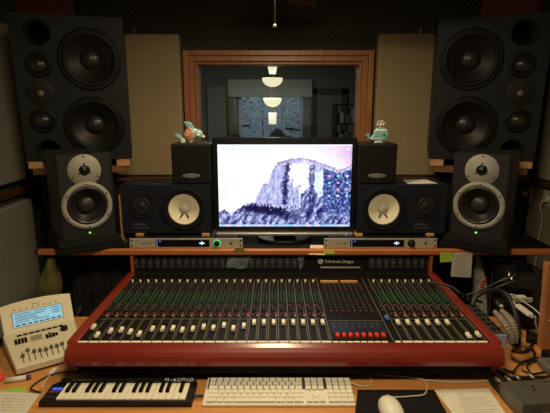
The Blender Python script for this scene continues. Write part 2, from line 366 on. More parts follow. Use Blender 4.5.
# lamp reflections in the pane, built as glowing lamps behind it
M_lampe = mat('lamp_glow', (1, .95, .8), .4, emit=(1.0, 0.88, 0.55), estr=1.35)
M_spot = mat('spot_glow', (1, .95, .85), .4, emit=(1.0, 0.92, 0.68), estr=1.3)
def lamp(d, yb0, yb1, wpx, yc0, yc1, wc0, wc1, up, label):
    c = pd(272.5, (yb0 + yb1) / 2, d); t = thing('reflected_lamp', label, 'lamp', (c.x, d, 0))
    Zc = d / cp
    z1 = pd(272.5, yb0, d).z; z0 = pd(272.5, yb1, d).z; r = wpx / 2 * Zc / F; h = z1 - z0
    MB().lathe([(0, z0)] + [(r * math.sin(PI / 2 * k / 8), z1 - h * math.cos(PI / 2 * k / 8)) for k in range(1, 9)] + [(r * .96, z1 + .004), (0, z1 + .006)], 28).build('glass_bowl', M_lampe, t)
    c1 = pd(272.5, yc0, d).z; c0 = pd(272.5, yc1, d).z
    MB().cyl((0, 0, c0), (0, 0, c1), wc1 / 2 * Zc / F, wc0 / 2 * Zc / F, 20).build('cylinder_shade', M_spot, t)
    MB().cyl((0, 0, z1 + .004), (0, 0, ZC), .006, n=8).build('stem', M_black, t)
    if c1 < z0: MB().cyl((0, 0, c1), (0, 0, z0), .004, n=8).build('lower_stem', M_black, t)
    return t
lamp(3.7, 78.5, 87, 19.5, 66, 74, 9, 6, True, 'upper of two bowl lamp reflections built as glowing lamps behind the glass')
lamp(4.4, 98.5, 107, 17.5, 112.5, 124, 8, 7, False, 'lower of two bowl lamp reflections built as glowing lamps behind the glass')
# trees of the window reflection, built outside the far wall
M_leaf = mat('pale_foliage', (0.12, 0.17, 0.14), .8, var=.5, vscale=6); M_bark = mat('bark', (0.05, 0.045, 0.04), .9)
for tx, ty, th, lab in ((-1.0, 7.6, 1.0, 'left'), (.75, 7.9, 1.3, 'right')):
    t = thing('reflected_tree', 'pale leafy tree outside the reflected far window, %s of its mullion' % lab, 'tree', (tx, ty, 0))
    b = MB(); b.tube([(0, 0, 0), (.03, 0, 1.0), (-.03, 0, 2.6)], .06, 8)
    for k in range(12): a = random.uniform(0, 6.28); z = random.uniform(.9, 2.2); b.tube([(0, 0, z), (.3 * math.cos(a), .3 * math.sin(a), z + .2), (.6 * math.cos(a), .6 * math.sin(a), z + .25)], .015, 5, res=3)
    b.build('trunk', M_bark, t)
    l = MB()
    for k in range(3200):
        p = Vector((max(-.8, min(.8, random.gauss(0, .4))), max(-.8, min(.8, random.gauss(0, .3))), random.uniform(.8, 2.5))); R = Matrix.Rotation(random.uniform(0, 6.3), 4, Vector((random.random(), random.random(), random.random() + .1)).normalized())
        s_ = random.uniform(.012, .032); l.add([(-s_, 0, 0), (0, -s_ * .5, 0), (s_, 0, 0), (0, s_ * .5, 0)], [(0, 1, 2, 3)], 0, False, Matrix.Translation(p) @ R)
    l.build('foliage', M_leaf, t)
struct(MB().b2((-6, LY + .15, -.05), (6, 14, 0)).build('ground', mat('lawn', (.08, .12, .05), .9, var=.3)))

# ================================================================== CEILING FAN
fan = thing('ceiling_fan', 'brown ceiling fan with a dangling pull chain above the window frame', 'ceiling fan', (0.0, 1.78, 2.06))
MB().cyl((0, 0, .06), (0, 0, ZC - 2.062), .018, n=14).build('down_rod', M_silver, fan)
MB().lathe([(0, -.01), (.09, -.005), (.11, .02), (.10, .06), (.04, .08), (0, .08)], 28).build('motor_housing', M_brown, fan)
MB().lathe([(0, -.035), (.06, -.033), (.10, -.022), (.115, -.008), (0, -.006)], 28).build('light_bowl', mat('fan_glass', (.8, .7, .5), .4, emit=(1, .8, .5), estr=1.5), fan)
M_blade = wood('fan_blade', (0.10, 0.045, 0.02), (0.16, 0.075, 0.035), 'X', 6, .5)
for k in range(4):
    a = math.radians(77 + 90 * k)
    T = Matrix.Rotation(a, 4, 'Z') @ Matrix.Rotation(math.radians(6), 4, 'X')
    MB().prism([(.16, -.05), (.60, -.07), (.64, -.05), (.645, .045), (.60, .07), (.16, .05)], -.004, .004, M=T).build('blade', M_blade, fan, bev=.002)
    MB().b2((.08, -.015, 0), (.2, .015, .006), M=T).build('blade_bracket', M_silver, fan)
ch = pd(275, 26, 1.66); fb = 1.66 - 1.78
q = MB(); q.cyl((ch.x, fb, ch.z - 2.06), (ch.x, fb, .03), .0011, n=6); q.ball((ch.x, fb, ch.z - 2.06), .0065, n=12); q.build('pull_chain', mat('chain_grey', (.3, .27, .2), .4), fan)
cl = thing('ceiling_fill', 'added unseen fill lamp on the ceiling above the camera', 'lamp', (0, .45, ZC))  # made-up fixture around the added fill light, out of view
MB().lathe([(0, 0), (.27, 0), (.27, -.03), (.25, -.045), (0, -.045)], 32).build('lamp_shade', mat('shade_glass', (.8, .75, .6), .4, emit=(1, .8, .5), estr=1.0), cl)

# ================================================================== DESK
DZ = 0.75
desk = thing('studio_desk', 'orange wooden studio desk with a raised black rear shelf edged in wood', 'desk', (0, 0, 0))
poly = [(-.955, .98), (1.24, .98), (1.24, 1.70), (.73, 1.70), (.73, 1.96), (-.56, 1.96), (-.56, 1.70), (-.955, 1.70)]
MB().prism(poly, DZ - .035, DZ).build('worktop', M_desk, desk, bev=.004)
SZ, SD = 0.976, 1.875
shelf = thing('shelf_unit', 'long raised black shelf edged in orange wood behind the mixing console', 'shelf', (0, 0, 0))
MB().b2((-1.0, SD + .012, SZ - .024), (1.20, 2.17, SZ)).build('shelf_board', M_blackm, shelf)
MB().b2((-1.012, SD - .012, SZ - .026), (1.21, SD + .0115, SZ + .001)).build('shelf_edging', M_edge, shelf, bev=.007, seg=3)
MB().cyl((-1.0125, SD, SZ - .013), (-1.022, SD, SZ - .013), .011, n=14).build('end_cap', M_black, shelf)
for x in (-.98, 1.17):
    MB().b2((x - .015, 2.06, 0), (x + .015, 2.14, SZ - .0245)).build('support_panel', M_blackm, shelf)
MB().b2((-.99, 2.142, .2), (1.19, 2.16, SZ - .0245)).build('back_panel', M_blackm, shelf)
for x, y in ((-.9, 1.05), (1.18, 1.05), (-.9, 1.62), (1.18, 1.62)): MB().b2((x - .03, y - .03, 0), (x + .03, y + .03, DZ - .0355)).build('leg', M_blackm, desk)
p0 = pz(541.5, 350, DZ + .001); p1 = pd(548.5, 264, p0.y)
wp_ = MB(); wp_.prism([(p0.x, p0.z), (p0.x + .09, p0.z), (p1.x + .09, p1.z), (p1.x, p1.z)], -.03, 0, M=Matrix.Translation((0, p0.y, 0)) @ FRONT)
tag(wp_.build('wooden_upright', M_trimw, bev=.002), 'orange wooden upright board at the right edge in front of the bin', 'board')

def curtain(x0, x1, y, z0, z1, label, seed):
    b = MB(); n = 60; rows = 10; random.seed(seed); ph = [random.uniform(0, 6) for _ in range(4)]
    def yy(i, j): t = i / n; return y + .012 * math.sin(t * 22 + ph[0] + .5 * j * .1) + .006 * math.sin(t * 57 + ph[1] + j * .15)
    vs = [(x0 + (x1 - x0) * i / n, yy(i, j), z0 + (z1 - z0) * j / rows) for j in range(rows + 1) for i in range(n + 1)]
    b.add(vs, [(j * (n + 1) + i, j * (n + 1) + i + 1, (j + 1) * (n + 1) + i + 1, (j + 1) * (n + 1) + i) for j in range(rows) for i in range(n)], 0, True)
    o = b.build('black_drape', M_cloth); md = o.modifiers.new('s', 'SOLIDIFY'); md.thickness = .003
    return tag(o, label, 'drape')
curtain(-.95, -.66, 2.02, .15, .945, 'black cloth drape under the left end of the raised shelf', 3)
curtain(.72, 1.14, 2.09, .15, .945, 'black cloth drape under the right end of the raised shelf', 5)

# ================================================================== MIXING CONSOLE
CX = 0.028; TOP = 0.862; HB = 0.665; HI = 0.630
con = thing('mixing_console', 'large mixing console in red lacquered wood with ivory faders and rows of knobs', 'mixing console', (CX, 0, 0))
Y0, Y1 = 1.272, 1.93
MB().b2((-HI, Y0 + .03, .785), (HI, Y1, TOP - .001)).b2((-HI + .05, 1.32, DZ + .0005), (HI - .05, 1.90, .786)).build('chassis', M_blackm, con)
# armrest with rounded nose
prof = [(1.278, .809), (1.278, .869), (1.264, .869), (1.249, .864), (1.237, .855), (1.229, .843), (1.226, .830), (1.2275, .816), (1.234, .809)]
arm = MB(); arm.extrude_x(prof, -HB + .010, HB - .010, smooth=False)
arm.build('armrest', M_red, con, bev=.010, seg=3)
pl = MB().b2((-HI + .01, 1.244, DZ + .032), (HI - .01, 1.2995, .8085)).build('plinth', M_blackm, con)
for s in (-1, 1):
    x0, x1 = sorted((s * (HI + .001), s * HB))
    prof = [(1.279, .785), (1.279, .868), (1.32, .869), (1.50, .869), (1.86, .8685), (1.93, .868), (1.93, .785)]
    MB().extrude_x(prof, x0, x1).build('side_cheek', M_redy, con, bev=.006, seg=3)
# panel surface
CHX = [-.588 - CX + .03242 * i for i in range(24)] + [.407 - CX + .0327 * i for i in range(8)]
MX0, MX1 = .174 - CX, .391 - CX
# dividers, fader slots
q = MB(); q.b2((-HI, Y0 + .0065, TOP - .001), (HI, 1.87, TOP), 0)
sl0 = None
for i, x in enumerate(CHX):
    xd_ = x + .0162; g8 = 15 < i < 24
    wd_ = .0009 if i > 14 else .0004
    q.b2((xd_ - wd_, 1.285, TOP), (xd_ + wd_, 1.80, TOP + .0006), 1)
    if sl0 is None: sl0 = MB().b2((-.0013, 1.305, TOP + .0001), (.0013, 1.435, TOP + .0005)).build('fader_slot', M_slot, con); o = sl0
    else: o = sl0.copy(); COL.objects.link(o)
    o.location = (x, 0, 0)
    for k in range(14): yy = 1.305 + k * .01; q.b2((x + .0085, yy, TOP), (x + .0115, yy + .0055, TOP + .0005), 1)
    q.b2((x - .0148, 1.2785, TOP), (x + .0143, 1.292, TOP + .0012), 2)
    for k in range(7): y = 1.69 - k * .033; q.b2((x - .0025, y, TOP), (x + .0025, y + .0012, TOP + .0004), 3)
    for k in range(3): y = 1.512 + k * .02; q.b2((x + .004, y, TOP), (x + .010, y + .001, TOP + .0004), 3)
q.b2((-HI + .005, 1.443, TOP), (MX0, 1.445, TOP + .0006), 1); q.b2((MX1, 1.443, TOP), (HI - .005, 1.445, TOP + .0006), 1)
for x in (MX0, MX1, MX1 - .026): q.b2((x - .0008, 1.285, TOP), (x + .0008, 1.83, TOP + .0012), 1)
q.b2((MX0 + .005, 1.43, TOP), (MX1 - .03, 1.4315, TOP + .0006), 1)
for k in range(8):
    x = MX0 + .0115 + k * .0215; q.b2((x - .0085, 1.2785, TOP), (x + .0095, 1.290, TOP + .0012), 2)
    for j in range(2): q.b2((MX0 + .019 + k * .0205, 1.385 + j * .02, TOP), (MX0 + .023 + k * .0205, 1.388 + j * .02, TOP + .0006), 3)
q.b2((MX1 - .022, 1.2785, TOP), (MX1 - .006, 1.292, TOP + .0012), 2)
q.build('control_panel', [M_surface, M_tan, mat('strip_white', (.78, .74, .55), .5), mat('legend_print', (.28, .27, .22), .6)], con)
# faders: where each cap stands (pixel row in the photograph)
fy = [327, 335, 331, 330, 332, 334, 329, 329, 328.5, 330, 329, 327, 328, 325.5, 328.5, 326] + [322.5] * 8 + [322.5] * 6 + [335.5, 334.5]
capm = MB(); capm.extrude_x([(-.012, 0), (-.012, .009), (-.004, .0065), (.004, .0065), (.012, .010), (.012, 0)], -.0058, .0058)
capm.cyl((0, 0, -.004), (0, 0, .002), .0015, n=6)
cap0 = capm.build('fader_cap', M_ivory, con, bev=.0012)
for i, x in enumerate(CHX):
    c = cap0 if i == 0 else cap0.copy()
    if i: COL.objects.link(c)
    y = pz(275, fy[i], TOP + .006).y; c.location = (x, y - .003, TOP + .004)
bf = MB(); bf.extrude_x([(-.012, 0), (-.012, .009), (-.004, .0065), (.004, .0065), (.012, .010), (.012, 0)], -.0058, .0058)
b = bf.build('master_fader_cap', M_blue, con, bev=.0012); b.location = (MX1 - .013, 1.435, TOP + .004); b['label'] = 'blue master fader cap'
# red assign buttons
rb = MB().b2((-.0058, -.010, 0), (.0058, .010, .009)).build('assign_button', M_redb, con, bev=.0015); rb['label'] = 'red square button'
for k in range(8):
    c = rb if k == 0 else rb.copy()
    if k: COL.objects.link(c)
    c.location = (MX0 + .0225 + k * .0205, 1.322, TOP)
MB().b2((MX0 + .006, 1.345, TOP + .0001), (MX1 - .03, 1.425, TOP + .0005)).build('routing_panel', mat('blue_black_panel', (.008, .012, .022), .4), con)
# rotary knobs
def knob_geo(b, x, y, r, h, mi, ptr=True):
    T = Matrix.Translation((x, y, TOP)); n = 10
    b.lathe([(r, 0), (r, h * .6), (r * .8, h), (0, h)], n, T, mi=mi)
knobs = []    # (y, x, r, h, material index)
rows = [(1.785, .0045, .010, 3), (1.752, .0052, .010, 0), (1.729, .0048, .010, 0), (1.706, .0052, .010, 0), (1.684, .0045, .010, 0)]
for ci, x in enumerate(CHX):
    for (y, r, h, mi) in rows:
        knobs.append((y, x - .004 if mi == 0 else x, r, h, mi))
        if mi == 0: knobs.append((y - .010, x + .007, r * .7, h * .7, 0))
    for k in range(6):
        y = 1.664 - k * .0185
        knobs.append((y, x - .0062, .0046, .011, 1)); knobs.append((y - .009, x + .0062, .0046, .011, 1))
    for k, y in enumerate((1.542, 1.522, 1.502)):
        knobs.append((y, x - .003, .0050, .011, 0 if k else 0))
for r_ in range(11):          # master section
    for k in range(8):
        y = 1.742 - r_ * .0252; mi = [1, 2, 2, 0, 1, 1, 2, 0, 0, 0, 2][r_]
        knobs.append((y, MX0 + .022 + k * .0205, .0048, .011, mi))
for k in range(8): knobs.append((1.50 + k * .03, MX1 - .013, .0045, .010, 0 if k > 2 else 2))
knobs.sort()
mats4 = [M_knobk, M_knobg, M_knobr, M_ivory]
kmesh = {}
for (y, x, r, h, mi) in knobs[:100]:
    key = (r, h, mi)
    if key not in kmesh:
        t = MB(); T0 = TOP; t.lathe([(r, 0), (r, h * .6), (r * .8, h), (0, h)], 12, mi=0); t.b2((-.0004, 0, h), (.0004, r * .8, h + .0004), 1)
        o = t.build('rotary_knob', [mats4[mi], M_print], con); kmesh[key] = o
    else:
        o = kmesh[key].copy(); COL.objects.link(o)
    o.location = (x, y, TOP)
bk = MB()
for (y, x, r, h, mi) in knobs[100:]: knob_geo(bk, x, y, r, h, mi)
bk = bk.build('rotary_knob', mats4, con); bk['kind'] = 'stuff'
# small push buttons
btn = {}
def button(x, y, key, m, sx=.003, sy=.0035, h=.004):
    if key not in btn: o = MB().b2((-sx, -sy, 0), (sx, sy, h)).build('push_button', m, con)
    else: o = btn[key].copy(); COL.objects.link(o)
    btn[key] = o; o.location = (x, y, TOP)
M_redled = mat('red_key', (.45, .03, .03), .4); M_mag = mat('magenta_key', (.40, .04, .15), .4); M_greykey = mat('grey_key', (.35, .33, .28), .5)
for x in CHX:
    button(x + .009, 1.482, 'r', M_redled); button(x + .009, 1.466, 'g', M_greykey); button(x - .008, 1.545 + .004, 'm', M_mag)
lm = MB()
for x in CHX:
    lm.b2((x - .010, 1.80, TOP), (x - .005, 1.806, TOP + .004)); lm.b2((x + .004, 1.812, TOP), (x + .009, 1.818, TOP + .004)); 
    lm.b2((x - .010, 1.470, TOP), (x - .004, 1.478, TOP + .004))
lmo = lm.build('push_button', mat('dim_red_key', (.13, .03, .03), .5), con); lmo['kind'] = 'stuff'
# wooden looking label strips in the master section
for a, c in ((MX0 + .013, MX0 + .085), (MX0 + .095, MX0 + .165)):
    MB().b2((a, 1.772, TOP), (c, 1.790, TOP + .006)).build('label_tape', mat('orange_tape', (.50, .25, .09), .6), con)
# meter bridge
BY = 1.892
br = MB(); br.extrude_x([(1.872, TOP), (BY - .004, .875), (BY + .012, .945), (2.0, .945), (2.0, .80), (1.94, .80), (1.94, TOP)], -HI - .004, HI + .004)
bridge = br.build('meter_bridge', M_blackm, con, bev=.002)
for s in (-1, 1):
    x0, x1 = sorted((s * (HI + .006), s * (HI + .018)))
    MB().b2((x0, 1.870, .8695), (x1, 1.97, .947)).build('bridge_end', wood('bridge_wood', (.34, .075, .03), (.44, .11, .045), 'Z', 6), con, bev=.002)
slope = math.atan2(.016, .070)
BF = Matrix.Translation((0, BY + .002, .910)) @ Matrix.Rotation(PI / 2 - slope, 4, 'X')     # local xy in the bridge face, z towards the listener
bezel = mat('meter_grey', (.032, .032, .031), .4); M_scale = mat('meter_scale', (.34, .34, .31), .6)
def meter(x):
    b = MB()
    b.b2((-.0152, -.027, .004), (.0152, .027, .0055), 0)
    b.b2((-.0075, -.022, .0055), (-.0025, .022, .0062), 1); b.b2((.0025, -.022, .0055), (.0075, .022, .0062), 1)
    for k in range(7): y = -.02 + k * .0065; b.b2((-.0012, y, .0055), (.0012, y + .0016, .0063), 2)
    b.b2((-.006, -.0012, .0062), (-.0035, .0012, .0066), 3); b.b2((.0035, -.0012, .0062), (.006, .0012, .0066), 3)
    return b.build('level_meter', [M_black, bezel, M_scale, M_print], bridge, M=BF)
m0 = None
for i in range(24 + 8):
    x = (-.606 - CX + .0312 * i) if i < 24 else (.415 - CX + .0312 * (i - 24))
    if m0 is None: m0 = meter(0); o = m0
    else: o = m0.copy(); COL.objects.link(o)
    o.location = (x + .004, 0, 0)
# maker's plate
px0 = pd(316, 260, BY).x - CX
cx_ = pd(320.5, 260, BY).x - CX
MB().lathe([(0, 0), (.0115, 0), (.0115, .0015), (0, .0015)], 24, BF @ Matrix.Translation((cx_, .003, .005))).build('round_emblem', mat('emblem_cream', (.70, .66, .5), .5), con)
lg = MB(); lg.tube([(-.007, .004, 0), (-.001, .006, 0), (.004, .001, 0), (.007, -.006, 0)], .0014, 5, res=4); lg.tube([(-.001, .005, 0), (-.005, -.003, 0)], .0012, 5)
lg.build('emblem_swoosh', M_black, con, M=BF @ Matrix.Translation((cx_, .003, .0068)))
text('maker_lettering', 'Toft Audio Designs', .0190, BF @ Matrix.Translation((cx_ + .017, .003, .0055)), mat('cream_letter', (.66, .62, .45), .5), con, 'LEFT', spacing=.86)
q = MB(); q.b2((cx_ + .0, -.0255, .004), (cx_ + .172, -.0185, .008)); q.build('nameplate_bar', mat('brushed_bar', (.5, .48, .40), .3, .5), con, M=BF, bev=.001)

from mathutils.geometry import tessellate_polygon
def holed(W, H, D, holes, chamfer=0.0):
    """cabinet centred on x, z from 0 to H, front face at y=0 with round holes (x, z, r)"""
    b = MB(); loops = [[Vector((-W / 2 + chamfer, 0, 0)), Vector((W / 2 - chamfer, 0, 0)), Vector((W / 2 - chamfer, H, 0)), Vector((-W / 2 + chamfer, H, 0))]]
    for (x, z, r) in holes: loops.append([Vector((x + r * math.cos(2 * PI * k / 40), z - r * math.sin(2 * PI * k / 40), 0)) for k in range(40)])
    flat = [(p.x, 0, p.y) for l in loops for p in l]
    b.add(flat, [tuple(t) for t in tessellate_polygon(loops)], 0)
    c = chamfer; a = -W / 2 + c; e = W / 2 - c
    if c > 0: pr = [(a, 0), (-W / 2, c * 1.3), (-W / 2, D), (W / 2, D), (W / 2, c * 1.3), (e, 0)]
    else: pr = [(a, 0), (a, D), (e, D), (e, 0)]
    n = len(pr); vs = [(x, y, 0) for x, y in pr] + [(x, y, H) for x, y in pr]
    b.add(vs, [(k, k + 1, n + k + 1, n + k) for k in range(n - 1)] + [tuple(range(n)), tuple(range(n, 2 * n))], 0)
    return b
def screws(pts, r, h, m, parent, M=None, n=8):
    s0_ = MB().cyl((0, 0, 0), (0, 0, h), r, n=n).build('screw', m, parent) if pts else None
    for i, p in enumerate(pts):
        o = s0_ if i == 0 else s0_.copy()
        if i: COL.objects.link(o)
        o.matrix_local = (M or I4) @ Matrix.Translation(p)
# ================================================================== RACK UNITS
M_scrn = mat('display_black', (.004, .004, .006), .12)
M_blueled = mat('blue_led', (.1, .1, .5), .4, emit=(.25, .35, 1.0), estr=1.2)
M_logo = mat('display_logo', (.4, .6, .9), .4, emit=(.55, .78, 1.0), estr=1.3)
def rack(x0, lit, label):
    t = thing('rack_unit', label, 'audio interface', (x0, SD + .01, SZ + .001), group=None)
    W, H = .484, .043
    MB().b2((.022, .004, 0), (W - .022, .24, H)).build('case', M_black, t, bev=.001)
    MB().b2((0, 0, 0), (W, .004, H)).build('faceplate', M_alu, t, bev=.001)
    q = MB()
    for x in (.009, W - .009):
        for z in (.009, H - .009): q.cyl((x, -.0006, z), (x, -.0002, z), .0042, n=10)
    for x, z in ((.032, H - .008), (.032, .008), (W - .045, H - .01)): q.cyl((x, -.0006, z), (x, -.0002, z), .0022, n=8)
    q.build('screw', M_slot, t)
    MB().b2((.024, -.0012, .004), (.108, -.0002, H - .006)).build('left_plate', mat('plate_tan', (.50, .46, .34), .4, .3), t)
    q = MB()
    for k in range(5): q.b2((.052 + k * .0062, -.0018, .018), (.056 + k * .0062, -.0013, .0225))
    q.b2((.053 + .033, -.0018, .017), (.094, -.0013, .026)); q.build('maker_marks', M_ink, t)
    MB().b2((.112, -.002, .006), (.342, -.0005, H - .006)).build('display', M_scrn, t)
    q = MB()
    for z in (.010, .021, .032): q.b2((.116, -.003, z - .0015), (.1205, -.0021, z + .0015))
    q.b2((.129, -.003, .029), (.134, -.0021, .032)); q.build('indicator_light', M_blueled, t)
    lg = MB(); c = .310
    for a in range(4): lg.prism([(.003 * math.cos(k * PI / 3) + .006 * math.cos(a * PI / 2), .003 * math.sin(k * PI / 3) + .0045 * math.sin(a * PI / 2)) for k in range(6)], 0, .0006, M=Matrix.Translation((c, -.0022, .0225)) @ FRONT)
    lg.b2((c - .011, -.003, .0205), (c + .011, -.0022, .0245)); lg.build('display_emblem', M_logo, t)
    kx = .374
    if lit: MB().lathe([(.0125, 0), (.0165, .001), (.0165, .002), (.0125, .003)], 28, Matrix.Translation((kx, -.0002, .0215)) @ FRONT).build('lit_ring', mat('green_glow', (.05, .4, .1), .4, emit=(.1, .8, .25), estr=.6), t)
    else: MB().lathe([(.0125, 0), (.0165, .001), (.0125, .002)], 28, Matrix.Translation((kx, -.0002, .0215)) @ FRONT).build('knob_ring', M_blackm, t)
    MB().lathe([(.0125, 0), (.012, .012), (.010, .014), (0, .014)], 24, Matrix.Translation((kx, -.001, .0215)) @ FRONT).build('volume_knob', M_black, t, )
    MB().ball((W - .05, -.001, .022), .005, n=12).build('jack', M_black, t)
    return t
rack(pd(129.5, 243, SD + .01).x, True, 'slim champagne rack unit with a green lit knob on the left of the shelf')
rack(pd(324, 243, SD + .01).x, False, 'slim champagne rack unit with an unlit black knob on the right of the shelf')
RT = SZ + .001 + .043
# ================================================================== NEARFIELD SPEAKERS (white cone)
def block(x0, x1, y0, y1, z0, z1, label, m=M_block, name='wooden_block'):
    return tag(MB().b2((x0, y0, z0), (x1, y1, z1)).build(name, m, bev=.0015), label, 'block')
NY = 1.925; NB = RT + .0125
M_cone = mat('white_paper_cone', (.86, .78, .58), .75, var=.03, vscale=40)
def nearfield(cx, side, label):
    t = thing('nearfield_speaker', label, 'speaker', (cx, NY, NB + .0005))
    W, H = .382, .211
    holed(W, H, .2, [(.078 * side, H / 2, .079)]).build('cabinet', M_navy, t)
    wx = .078 * side; T = Matrix.Translation((wx, -.0005, H / 2)) @ FRONT
    wf_ = MB(); wf_.lathe([(.094, 0), (.094, .004), (.088, .007), (.084, .003), (.078, .005), (.070, .004), (.0665, -.001)], 40, T)
    wo = wf_.build('woofer', M_blackm, t)
    screws([(.099 * math.cos(a), .099 * math.sin(a) * .93, 0) for a in (PI / 4, 3 * PI / 4, 5 * PI / 4, 7 * PI / 4)], .0035, .002, M_char, wo, T)
    MB().lathe([(.0665, -.001), (.05, -.007), (.024, -.016)], 40, T, smooth=True).build('cone', M_cone, wo)
    MB().lathe([(.0235, -.016), (.019, -.011), (.011, -.0085), (0, -.0075)], 24, T).build('dust_cap', mat('cap_grey', (.55, .5, .38), .6), wo)
    g = MB()
    for s in (-1, 1): g.tube([(s * .008, -.025, -.0135), (s * .013, -.030, -.011), (s * .018, -.039, -.0075)], .0032, 6, M=T)
    g.build('lead_wire', M_slot, wo)
    tx = -.102 * side; tz = H / 2 + .016
    q = MB(); q.prism([(-.046, -.054), (.046, -.054), (.050, -.05), (.050, .05), (.046, .054), (-.046, .054), (-.050, .05), (-.050, -.05)], 0, .003, M=Matrix.Translation((tx, -.0003, tz)) @ FRONT)
    tw = q.build('tweeter', M_black, t, bev=.001)
    MB().lathe([(.036, .003), (.034, .006), (.028, .004), (.018, .0035), (.014, .0065), (.006, .0095), (0, .010)], 32, Matrix.Translation((tx, -.0003, tz)) @ FRONT).build('tweeter_dome', M_char, tw)
    screws([(a * .042, b_ * .044, .003) for a in (-1, 1) for b_ in (-1, 1)], .003, .0015, M_char, tw, Matrix.Translation((tx, -.0003, tz)) @ FRONT)
    tm = mat('dim_print', (.14, .14, .14), .6)
    text('maker_lettering', 'YAMAHA', .013, Matrix.Translation((tx - .045, -.0012, .038)) @ FRONT, tm, t, 'LEFT', spacing=1.05)
    text('model_lettering', 'NS-10M STUDIO', .0088, Matrix.Translation((tx - .045, -.0012, .023)) @ FRONT, tm, t, 'LEFT', spacing=1.15)
    return t
nearfield(-.470, 1, 'navy bookshelf monitor lying on its side, white cone, left of the screen')
nearfield(.546, -1, 'navy bookshelf monitor lying on its side, white cone, right of the screen')
for x, lab in ((pd(140, 235, 1.93).x, 'outer end of the left navy monitor'), (pd(208, 235, 1.93).x - .01, 'inner end of the left navy monitor'), (pd(358, 235, 1.93).x, 'inner end of the right navy monitor'), (pd(429, 235, 1.93).x, 'outer end of the right navy monitor')):
    block(x - .015, x + .018, 1.915, 2.02, RT, NB, 'small wooden block under the ' + lab)
bx_ = MB().b2((-.6725, 1.932, SZ + .0005), (-.6635, 1.985, SZ + .225)); tag(bx_.build('wooden_batten', M_block, bev=.001), 'slim upright wooden batten between the left ringed speaker and the left navy monitor', 'batten')
# cubes
def cube(cx, label):
    t = thing('cube_speaker', label, 'speaker', (cx, NY + .012, NB + .2120)); W = .168
    MB().b2((-W / 2, .008, 0), (W / 2, W, W + .004)).build('cabinet', M_black, t, bev=.004)
    MB().b2((-W / 2 + .005, 0, .004), (W / 2 - .005, .0078, W - .001)).build('grille', mat('grille_cloth', (.008, .008, .0075), .95, bump=.6, bscale=600, spec=.2), t, bev=.003)
    ob = MB(); n = 28; T = Matrix.Translation((0, -.0003, .038)) @ FRONT
    ob.prism([(.038 * math.cos(2 * PI * k / n), .0095 * math.sin(2 * PI * k / n)) for k in range(n)], 0, .002, M=T)
    bd = ob.build('oval_badge', mat('badge_grey', (.24, .25, .22), .4, .4), t, bev=.0006)
    text('badge_lettering', 'AVANTONE', .0105, T @ Matrix.Translation((0, 0, .0026)), M_ink, bd)
    return t
cube(pd(190.2, 160, NY).x, 'small black cube speaker under the fish figurine')
cube(pd(378.3, 160, NY).x, 'small black cube speaker under the whale figurine')
CT = NB + .2120 + .1725

# ================================================================== MID SPEAKERS (grey ring)
def ring_speaker(sx, label):
    # sx = -1 left, +1 right
    c = pd(275 + sx * 188, 200, 1.862) if sx < 0 else pd(479, 200, 1.862)
    rz = -sx * math.radians(-32) if sx < 0 else math.radians(-32)
    rz = math.radians(32) if sx < 0 else math.radians(-32)
    t = thing('ring_speaker', label, 'speaker', (c.x, 1.862, 1.030), rz)
    W, H, D = .228, .352, .29
    holed(W, H, D, [(0, .138, .081)], .014).build('cabinet', M_char, t)
    T = Matrix.Translation((0, -.0003, .138)) @ FRONT; T2 = Matrix.Translation((0, -.0003, .286)) @ FRONT
    wo = MB().lathe([(0.080, .001), (.0805, .006), (.099, .005), (.100, 0)], 48, T).build('woofer_ring', M_ring, t)
    screws([(.09 * math.cos(math.radians(30 + 60 * k)), .09 * math.sin(math.radians(30 + 60 * k)), .0055) for k in range(6)], .0035, .0012, M_slot, wo, T)
    MB().lathe([(.080, .001), (.077, .007), (.071, .007), (.067, .000), (.036, -.026)], 40, T).build('woofer_cone', mat('dark_cone', (.014, .012, .010), .36), t)
    MB().lathe([(.036, -.026), (.034, -.017), (.024, -.009), (.012, -.0055), (0, -.0045)], 32, T).build('dust_cap', mat('cap_black', (.022, .021, .02), .45), t)
    tp = MB().lathe([(0, .0015), (.064, .0015), (.065, 0)], 48, T2); tp = tp.build('tweeter_plate', M_ring, t)
    MB().lathe([(.022, .002), (.018, .006), (.014, .004), (.010, .008), (0, .010)], 28, T2).build('tweeter_dome', M_blackg, t)
    screws([(r_ * math.cos(math.radians(90 + 120 * k)), r_ * math.sin(math.radians(90 + 120 * k)), .0016) for k in range(3) for r_ in (.027, .056)], .0034, .0014, M_slot, tp, T2)
    MB().b2((-.0035, -.0035, .020), (.0035, -.0005, .025)).build('power_light', mat('green_led', (.1, .8, .1), .4, emit=(.25, 1, .1), estr=1.6), t)
    text('small_lettering', 'power', .006, Matrix.Translation((.012, -.0008, .013)) @ FRONT, M_greyink, t)
    return t
ring_speaker(-1, 'charcoal speaker with a pale grey driver ring at the left end of the shelf')
ring_speaker(1, 'charcoal speaker with a pale grey driver ring at the right end of the shelf')
for sx in (-1, 1):
    x = pd(87, 200, 1.862).x if sx < 0 else pd(479, 200, 1.862).x
    q = MB(); q.prism([(-.135, -.03), (.135, -.03), (.13, .30), (-.13, .30)], 0, .024)
    q.extrude_x([(-.03, .024), (-.03, .038), (.0, .0525), (.30, .0525), (.30, .024)], -.125, .125)
    o = q.build('foam_pad', M_foam, bev=.004); o.location = (x, 1.862, SZ + .001); o.rotation_euler = (0, 0, -sx * math.radians(32))
    tag(o, 'black foam isolation pad under the %s grey ringed speaker' % ('left' if sx < 0 else 'right'), 'speaker pad')

